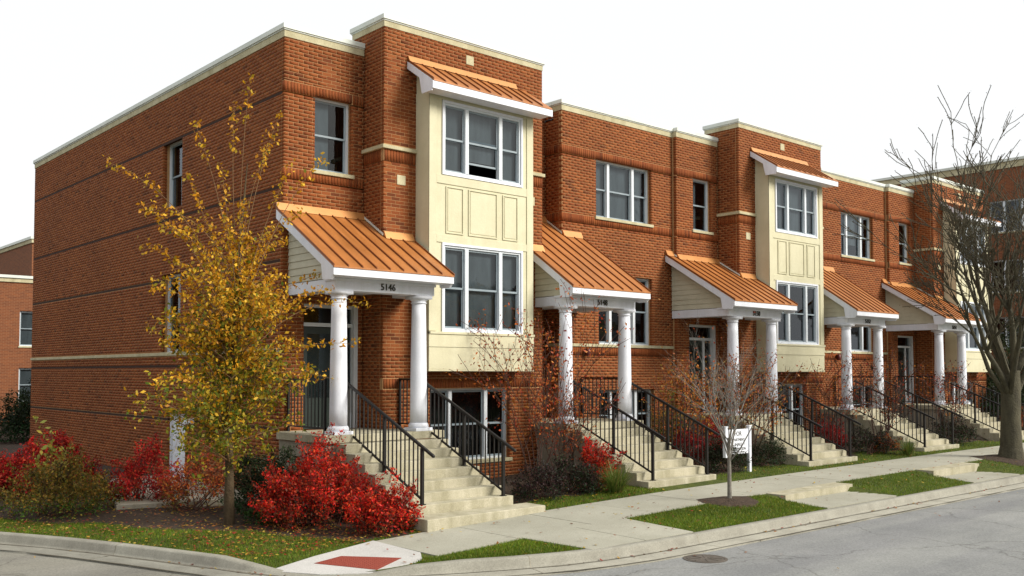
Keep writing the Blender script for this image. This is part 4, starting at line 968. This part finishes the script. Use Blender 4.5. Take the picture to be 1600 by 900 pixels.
for x, y, h, r, pal, w in ((-12, -29, 8, 2.6, OLIVE, 'olive'), (-2, -30, 8.5, 2.8, GOLD, 'golden'), (8, -29, 8, 2.6, OLIVE, 'olive'), (17, -30, 9, 3, GOLD, 'golden'), (27, -29, 8, 2.8, GOLD, 'golden'), (38, -30, 8, 2.8, OLIVE, 'olive'),
                           (-24, -6, 9, 3, OLIVE, 'olive'), (-26, 4, 8.5, 3, OLIVE, 'olive'), (-28, 14, 9, 3, GOLD, 'golden'), (-31, 25, 9, 3, OLIVE, 'olive')):
    far_tree(x, y, h, r, pal, w+{-12: ' tree across the street, behind the camera', -2: ' tree facing the nearest porch across the street, outside the picture', 8: ' tree facing the second porch across the street, outside the picture', 17: ' tree facing the middle bay across the street, outside the picture', 27: ' tree facing the last bay across the street, outside the picture', 38: ' tree across the street beyond the last bay, outside the picture',
        -24: ' tree nearest the corner across the side street, outside the picture', -26: ' tree second from the corner across the side street, outside the picture', -28: ' tree third from the corner across the side street, outside the picture', -31: ' tree farthest from the corner across the side street, outside the picture'}[x])
def bare_tree_small():
    bx, by, bz = 5.69, -5.79, .32
    t = thing('young_tree', (bx, by, bz), 'small pale bare tree in a mulch ring on the grass strip', 'tree')
    rnd = random.Random(8); out = []; tips = []
    tubes('trunk', [(np.array((bx, by, bz-.05)), np.array((bx, by, .9)), .042, .034), (np.array((bx, by, .9)), np.array((bx-.01, by, 1.45)), .034, .026)], 'bark3', t, 9)
    for i in range(13):
        a = i*2.4; sp = .3+.62*((i % 5)/4); z = 1.0+.45*((i*7) % 13)/13
        limb((bx, by, z), (math.cos(a)*sp, math.sin(a)*sp, 1.05), rnd.uniform(1.35, 1.9), .014, 2, out, tips, .11, .05, (4, 7), .55, .55, 5, .25, .2, rnd)
    tubes('branches', out, 'bark3', t, 4)
    lv = np.array([q+np.array([rnd.gauss(0, .04) for _ in range(3)]) for q, d, k in tips if rnd.random() < .13])
    leaves('leaves_left', lv, .05, [(.35, .07, .02), (.28, .05, .02), (.30, .13, .03)], t, kind='stuff')
bare_tree_small()
def shrub(name, loc, rx, ry, rz, n, pal, label, size=.05, stems=14, stemmat='twig', clumps=60, cs=.11, group=None, cat='shrub', zlow=.05, shape=.5, tw=1.0, spray=.28, seed=None):
    x, y = loc; z = zl(x, y)-.02
    t = thing(name, (x, y, z), label, cat, group)
    rnd = random.Random(seed if seed else int(abs(x*977+y*353))); out = []; cc = []; dd = []
    ph = [rnd.uniform(0, 6) for _ in range(4)]
    for i in range(clumps):
        while True:
            u = np.array([rnd.uniform(-1, 1), rnd.uniform(-1, 1), rnd.uniform(0, 1)])
            if shape**2 < u@u < 1 and (u[2] > .25 or rnd.random() < .45): break
        k = 1+.22*math.sin(u[0]*4+ph[0])+.15*math.sin(u[1]*6+ph[1])
        c = np.array([x+u[0]*rx, y+u[1]*ry, z+zlow+u[2]*rz*k*.88]); d = np.array([u[0]*.6+rnd.gauss(0, .35), u[1]*.6+rnd.gauss(0, .35), .75]); d /= np.linalg.norm(d)
        cc.append(c); dd.append(d*spray*rnd.uniform(.4, 1.5)*(rz/1.0)**.5)
    for i in range(stems):
        c = cc[rnd.randrange(len(cc))]; b = np.array([x+rnd.gauss(0, rx*.18), y+rnd.gauss(0, ry*.18), z]); add_curve(out, curve_pts(b, c, ((c[0]-x)*.25, 0, .05), 5), .012, .005)
    for c, d in zip(cc, dd):
        out.append((c-d*.4, c+d, .005, .002))
        for _ in range(int(2*tw)):
            f = rnd.random(); e = c+d*f+np.array([rnd.gauss(0, cs) for _ in range(3)])*.9; out.append((c+d*(f-.2), e, .003, .0015))
    tubes('stems', out, stemmat, t, 4)
    cc = np.array(cc); dd = np.array(dd); idx = RNG.integers(0, len(cc), n); f = RNG.uniform(-.3, 1.05, n)[:, None]
    w = cs*(1.05-.75*np.clip(f, 0, 1))
    P3 = cc[idx]+dd[idx]*f+RNG.normal(0, 1, (n, 3))*w; P3[:, 2] = np.maximum(P3[:, 2], z+.02)
    tone = RNG.uniform(.5, 1.3, len(cc))[idx]; pa = np.asarray(pal, float); col = pa[RNG.integers(0, len(pa), n)]*tone[:, None]
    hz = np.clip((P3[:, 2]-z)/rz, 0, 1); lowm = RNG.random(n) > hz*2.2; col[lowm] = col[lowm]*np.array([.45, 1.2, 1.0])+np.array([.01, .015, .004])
    leaves('foliage', P3, size, col, t, asp=.5)
    return t
DKG = [(.012, .024, .008), (.02, .035, .012), (.03, .045, .014)]
DKP = [(.035, .016, .018), (.05, .02, .02), (.025, .02, .016), (.02, .03, .012)]
RUST = [(.40, .08, .02), (.50, .13, .025), (.34, .04, .018), (.48, .18, .03), (.22, .05, .02)]
MAG = [(.46, .012, .015), (.56, .025, .018), (.32, .010, .012), (.50, .06, .02), (.24, .02, .012)]
OLG = [(.20, .15, .02), (.30, .20, .03), (.12, .10, .015), (.34, .17, .03), (.10, .10, .02)]
shrub('burning_bush', (-.62, -2.5), 1.12, .62, .98, 19000, RED, 'big scarlet bush left of the nearest concrete steps', .052, 60, clumps=230, cs=.07, shape=.5, spray=.34)
shrub('burning_bush', (-.32, -3.75), .55, .36, .66, 7000, RED, 'scarlet bush leaning over the foot of the nearest steps', .052, 30, clumps=80, cs=.065, shape=.4, spray=.34)
shrub('burning_bush', (-4.0, 4.3), 1.3, .8, .80, 10000, MAG, 'crimson bush at the left edge of the picture, low by the side wall', .065, 12, clumps=90, cs=.11, group='crimson bushes along the side wall')
shrub('burning_bush', (-2.75, 4.6), 1.2, .7, .88, 10000, MAG, 'crimson bush in the middle of the hedge by the side wall', .065, 12, clumps=90, cs=.11, group='crimson bushes along the side wall')
shrub('burning_bush', (-1.95, 1.5), .6, .55, .92, 4800, MAG, 'upright crimson bush with bare stems before the white side door', .06, 22, clumps=60, cs=.08)
shrub('golden_shrub', (-3.45, 1.5), 1.0, .75, .85, 8000, OLG, 'olive and gold shrub beside the side street kerb', .055, 14, clumps=90, cs=.10)
shrub('golden_shrub', (-2.9, 3.3), .35, .35, 1.45, 260, [(.5, .4, .06), (.35, .38, .08)], 'thin yellow-green sprigs standing above the crimson hedge', .12, 8, clumps=18, cs=.07, shape=.7)
shrub('brown_shrub', (-1.55, .1), .55, .5, 1.0, 2400, RUST, 'russet shrub behind the trunk of the golden tree', .06, 14, clumps=50, cs=.09)
shrub('evergreen_shrub', (-.95, -1.3), .62, .5, 1.1, 8000, DKG, 'dark evergreen shrub between the golden tree and the scarlet bush', .05, 8, clumps=80, cs=.09)
shrub('evergreen_shrub', (-1.35, -2.0), .3, .25, .22, 900, [(.05, .10, .02), (.03, .07, .02)], 'low green tuft at the foot of the golden tree', .06, 4, clumps=20, cs=.05)
def sparse_shrub(loc, h, w, n, label, seed, pal=RUST):
    x, y = loc; z = zl(x, y)-.02; t = thing('sparse_shrub', (x, y, z), label, 'shrub'); rnd = random.Random(seed); out = []; tips = []
    for i in range(9):
        a = i*2.4; sp = rnd.uniform(.25, .6)*w/h*1.3
        limb((x+math.cos(a)*.08, y+math.sin(a)*.08, z), (math.cos(a)*sp, math.sin(a)*sp*.8, 1), h*rnd.uniform(.55, .72), .016, 2, out, tips, .1, .06, (3, 5), .5, .6, 6, .3, .2, rnd)
    tubes('stems', [(a, b, max(c, .005), max(d, .0045)) for a, b, c, d in out], 'twig', t, 4)
    tp = [q for q, d, k in tips if k < 2 or q[2] > z+h*.3]
    L = np.array([tp[rnd.randrange(len(tp))]+np.array([rnd.gauss(0, .07) for _ in range(3)]) for _ in range(n)]); leaves('foliage', L, .068, pal, t)
sparse_shrub((4.35, -2.2), 3.3, 1.8, 1500, 'tall thin shrub with scattered russet leaves between the first and second steps', 3)
sparse_shrub((5.25, -2.0), 2.1, 1.0, 700, 'shorter russet-leaved shrub against the second porch column', 33)
sparse_shrub((11.1, -2.5), 2.5, 1.4, 1500, 'thin shrub with rust-orange leaves right of the white sign', 12, [(.36, .10, .02), (.45, .16, .02), (.28, .06, .02), (.28, .17, .03)])
sparse_shrub((8.9, -2.4), 2.4, 1.8, 2000, 'thin shrub with rust-orange leaves left of the white sign', 9, [(.36, .10, .02), (.45, .16, .02), (.28, .06, .02), (.28, .17, .03)])
sparse_shrub((15.1, -2.2), 2.4, 1.3, 700, 'thin russet shrub under the middle cream bay', 14)
sparse_shrub((16.7, -2.9), 2.6, 1.3, 900, 'dark twiggy shrub left of the fourth porch steps', 17, DKP+RUST)
sparse_shrub((21.6, -2.6), 2.4, 1.6, 900, 'dark twiggy shrub between the last two flights of steps', 19, DKP+RUST)
shrub('burning_bush', (5.05, -3.15), .42, .38, .95, 2600, RED, 'small bright red bush in front of the second steps', .06, 14, clumps=34, cs=.07)
shrub('dark_shrub', (3.35, -3.35), .5, .42, .55, 4200, DKP, 'low dark purple shrub right beside the nearest bottom step', .045, 10, clumps=60, cs=.08)
shrub('dark_shrub', (4.3, -3.3), .5, .4, .6, 3600, DKG+DKP, 'dark green and purple shrub under the tall thin russet shrub', .05, 10, clumps=60, cs=.08)
shrub('burning_bush', (9.35, -2.3), .8, .5, 1.15, 4200, [(.26, .012, .012), (.34, .02, .016), (.18, .01, .01)], 'dull red bush behind the railing of the 5148 steps', .06, 12, clumps=60, cs=.09)
shrub('green_shrub', (8.95, -1.7), .5, .4, 1.4, 1500, [(.12, .16, .02), (.08, .10, .02), (.2, .18, .03)], 'yellow-green shrub in the bed behind the dull red bush', .06, 10, clumps=30, cs=.1)
shrub('dark_shrub', (9.15, -3.2), .62, .45, .62, 4200, DKG+[(.04, .03, .02)], 'rounded dark shrub left of the white sign', .045, 8, clumps=60, cs=.08)
shrub('dark_shrub', (10.75, -3.1), .5, .42, .6, 3600, DKG, 'rounded dark shrub right of the white sign', .045, 8, clumps=60, cs=.08)
shrub('dark_shrub', (15.4, -3.3), .7, .45, .62, 3200, DKG+DKP, 'dark low shrub beside the steps right of the sign', .05, 8, clumps=50, cs=.09)
shrub('burning_bush', (14.7, -2.5), .55, .4, .9, 2000, [(.26, .012, .012), (.34, .02, .016), (.18, .01, .01)], 'dull red bush below the middle cream bay window', .06, 10, clumps=40, cs=.09)
shrub('dark_shrub', (20.6, -3.2), 1.0, .5, .75, 4200, DKG+DKP, 'wide dark shrub right of the fourth flight of steps', .055, 8, clumps=60, cs=.1)
shrub('brown_shrub', (16.0, -3.4), .45, .35, .45, 1600, RUST+DKG, 'low russet shrub in the bed before the fourth steps', .05, 8, clumps=40, cs=.08)
shrub('evergreen_shrub', (30.6, -1.2), 2.2, 1.5, 3.2, 16000, DKG, 'tall dark evergreen mass beyond the last townhouse', .10, 10, clumps=150, cs=.25)
shrub('evergreen_shrub', (1.0, 19.5), 1.2, 1.1, 1.6, 9000, DKG, 'dark conifer behind the far end of the side wall', .10, 10, clumps=110, cs=.2)
shrub('dark_shrub', (26.6, -2.8), 1.0, .5, .8, 2600, DKG+RUST, 'dark shrub beyond the farthest steps', .06, 8, clumps=50, cs=.1)
# spiky grass
def spiky(loc, n, h, label):
    x, y = loc; z = zl(x, y)-.01; t0 = []; F = []; col = []
    for i in range(n):
        a = random.uniform(0, 2*math.pi); L = h*random.uniform(.6, 1.1); out = random.uniform(.25, 1.0); w = .009
        b = np.array([x+random.gauss(0, .05), y+random.gauss(0, .05), z]); s = np.array([-math.sin(a), math.cos(a), 0])*w
        ps = [b+np.array([math.cos(a)*out*L*t, math.sin(a)*out*L*t, L*(t-.45*out*t*t)]) for t in (0, .35, .7, 1)]
        k = len(t0)
        for j, q in enumerate(ps): ww = 1-j/3.2; t0.append(q-s*ww); t0.append(q+s*ww)
        c = random.choice([(.10, .17, .025), (.16, .22, .04), (.07, .12, .02), (.24, .22, .06)])
        for j in range(3): F.append((k+2*j, k+2*j+1, k+2*j+3, k+2*j+2)); col.append(c)
    o = npmesh('ornamental_grass', np.array(t0), F, 'grass', None, np.array(col), 'col', origin=(x, y, z)); props(o, label, 'ornamental grass')
spiky((4.95, -3.75), 260, .75, 'spiky green grass clump in front of the small red bush')
spiky((16.2, -3.9), 160, .6, 'small spiky clump in the bed before the fourth steps')
# mulch ring
def mound(name, x, y, r, h, label):
    V = [(x, y, zl(x, y)+h)]; F = []; n = 36
    for k, (f, g2) in enumerate(((.35, .9), (.7, .55), (1, 0))):
        for i in range(n):
            a = 2*math.pi*i/n; rr = r*f*(1+.10*math.sin(3*a+1)+.06*math.sin(7*a)+random.uniform(-.04, .04)); px, py = x+rr*math.cos(a), y+rr*math.sin(a)*.8; V.append((px, py, zl(px, py)-.012+h*g2+random.uniform(0, .012)))
    m = MB(); F = [(0, 1+i, 1+(i+1) % n) for i in range(n)]
    for k in range(2): F += [(1+k*n+i, 1+(k+1)*n+i, 1+(k+1)*n+(i+1) % n, 1+k*n+(i+1) % n) for i in range(n)]
    m.pts(V, F); o = m.build(name, 'soil', origin=(x, y, zl(x, y))); props(o, label, 'mulch')
mound('mulch_ring', 5.69, -5.79, .62, .05, 'dark mulch ring around the small pale tree'); mound('mulch_ring', 17.6, -5.98, 1.1, .05, 'dark mulch ring at the foot of the big bare tree')
# grass blades
def in_walk(x, y):
    if -5.72 < y < -4.18 and x > -.9: return True
    if y <= -5.7:
        for a, b in ((.78, 3.0), (6.72, 9.37), (12.67, 15.32), (18.4, 21.02)):
            if a < x < b: return True
    return False
def tri(p, a, b, c):
    s = lambda p, q, r: (p[0]-r[0])*(q[1]-r[1])-(q[0]-r[0])*(p[1]-r[1]); d1, d2, d3 = s(p, a, b), s(p, b, c), s(p, c, a)
    return not ((d1 < 0 or d2 < 0 or d3 < 0) and (d1 > 0 or d2 > 0 or d3 > 0))
def inpoly(p, poly):
    c = False; n = len(poly)
    for i in range(n):
        a, b = poly[i], poly[i-1]
        if (a[1] > p[1]) != (b[1] > p[1]) and p[0] < (b[0]-a[0])*(p[1]-a[1])/(b[1]-a[1])+a[0]: c = not c
    return c
def grass_blades():
    pts = []
    def fill(x0, x1, y0, y1, dens):
        n = int((x1-x0)*(y1-y0)*dens)
        for _ in range(n):
            x, y = random.uniform(x0, x1), random.uniform(y0, y1)
            if x < kx(y)+.02 or y < -7.09 or in_walk(x, y) or bed(x, y) or inpoly((x, y), RP): continue
            if math.hypot(x-5.69, (y+5.79)*1.2) < .58 or math.hypot(x-17.6, (y+5.98)*1.2) < 1.0: continue
            pts.append((x, y))
    fill(-2.6, .85, -7.1, -5.3, 5200); fill(2.9, 7.2, -7.1, -5.7, 3800); fill(9.3, 13, -7.1, -5.7, 1800); fill(15.2, 24, -7.1, -5.7, 800)
    fill(-6, .4, -4.9, 2.2, 2600); fill(2.5, 6, -4.2, -3, 2600); fill(8, 25, -4.2, -2.9, 1000)
    n = len(pts); xy = np.array(pts); z = np.array([zl(x, y) for x, y in pts])-.012
    b = np.c_[xy, z]; a = RNG.uniform(0, 2*np.pi, n); h = RNG.uniform(.02, .052, n); w = RNG.uniform(.0025, .005, n)
    s = np.c_[np.cos(a), np.sin(a), 0*a]*w[:, None]; l = RNG.normal(0, .014, (n, 2)); tip = b+np.c_[l, h]
    V = np.stack([b-s, b+s, tip], 1).reshape(-1, 3); F = np.arange(3*n).reshape(n, 3)
    pal = np.array([(.075, .135, .006), (.11, .18, .008), (.16, .215, .012), (.05, .09, .006), (.24, .18, .03)]); c = pal[RNG.choice(5, n, p=[.3, .28, .2, .14, .08])]
    patch = np.sin(xy[:, 0]*2.3+np.sin(xy[:, 1]*3))*.12+np.sin(xy[:, 1]*4.1+xy[:, 0])*.1+1
    c = c*patch[:, None]*RNG.uniform(.75, 1.25, (n, 1))
    o = npmesh('grass', V, F, 'grass', None, c, 'col', kind='stuff'); props(o, 'short green grass of the kerbside strips and the corner lawn', 'grass')
grass_blades()
def ground_leaves():
    P3 = []
    def sc(x0, x1, y0, y1, n, road=False):
        for _ in range(n):
            x, y = random.uniform(x0, x1), random.uniform(y0, y1)
            if road:
                if y > -7.3 and x > kx(max(y, -7.08))-.65: continue
                P3.append((x, y, .122))
            else:
                if x < kx(y)+.02: continue
                P3.append((x, y, zl(x, y)+random.uniform(.006, .035)))
    sc(-5, .3, -4.2, 2.2, 3200); sc(-2.9, .1, -4.2, -2.2, 900); sc(2.6, 6, -4.2, -2.4, 260); sc(8, 25, -4.2, -2.4, 350); sc(-1.5, 24, -7, -4.3, 420)
    sc(-3, 24, -8.6, -7.1, 60, True); sc(-3, 24, -14, -8, 26, True); sc(-8, -3.4, -6, 2, 30, True)
    for _ in range(420):
        i = random.randrange(len(kpts)-1); p, q = kpts[i], kpts[i+1]
        if p[0] > 26 or p[1] > 6: continue
        tt = (q-p)/max(1e-6, np.linalg.norm(q-p)); nn = np.array([tt[1], -tt[0]]); c = p+(q-p)*random.random()+nn*(.19+abs(random.gauss(0, .07)))
        if math.sin(c[0]*1.7+c[1])+random.random() > .4: P3.append((c[0], c[1], .118+random.uniform(0, .01)))
    P3 = np.array(P3); n = len(P3); a = RNG.uniform(0, 2*np.pi, n); s = RNG.uniform(.018, .036, n)[:, None]
    A = np.c_[np.cos(a), np.sin(a), RNG.normal(0, .3, n)]*s; B = np.c_[-np.sin(a), np.cos(a), RNG.normal(0, .3, n)]*s*.6
    V = np.stack([P3-A, P3+B, P3+A, P3-B], 1); V[:, :, 2] = np.maximum(V[:, :, 2], P3[:, 2:3]-.004)
    pal = np.array([(.42, .24, .03), (.30, .12, .03), (.22, .08, .03), (.5, .36, .06), (.14, .06, .03), (.30, .03, .02)]); c = pal[RNG.integers(0, 6, n)]
    o = npmesh('fallen_leaves', V.reshape(-1, 3), np.arange(4*n).reshape(n, 4), 'leaf', None, c, 'col', kind='stuff'); props(o, 'scattered yellow and brown fallen leaves on lawn, beds and street', 'fallen leaves')
ground_leaves()
# ------------------------------------------------------------------ sign
def sign():
    t = thing('sign', (9.25, -3.5, .38), 'white information sign on two white posts behind the small bare tree', 'sign')
    y = -3.5; b = MB(); b.box(8.80, 9.56, y-.02, y+.02, .84, 1.38); b.build('board', 'white', t, bevel=.006)
    for x, zb in ((8.74, .88), (9.62, .38)): p = MB(); p.box(x-.04, x+.04, y-.04, y+.04, zb-.1, 1.43); p.box(x-.05, x+.05, y-.05, y+.05, 1.43, 1.455); p.build('post', 'white', t, bevel=.006)
    for s, sz, z in (('FOR', .14, 1.28), ('APARTMENT', .085, 1.15), ('& SALE', .09, 1.05), ('INFORMATION', .082, .95)): text_mesh('lettering', s, sz, .002, 'number', t, (9.18, y-.0225, z))
    m = MB(); m.box(8.95, 9.42, y-.0225, y-.0205, .875, .89); m.build('lettering_line', 'number', t)
sign()
print('objects', len(bpy.data.objects), 'tris', sum(sum(len(p.vertices)-2 for p in me.polygons) for me in bpy.data.meshes))
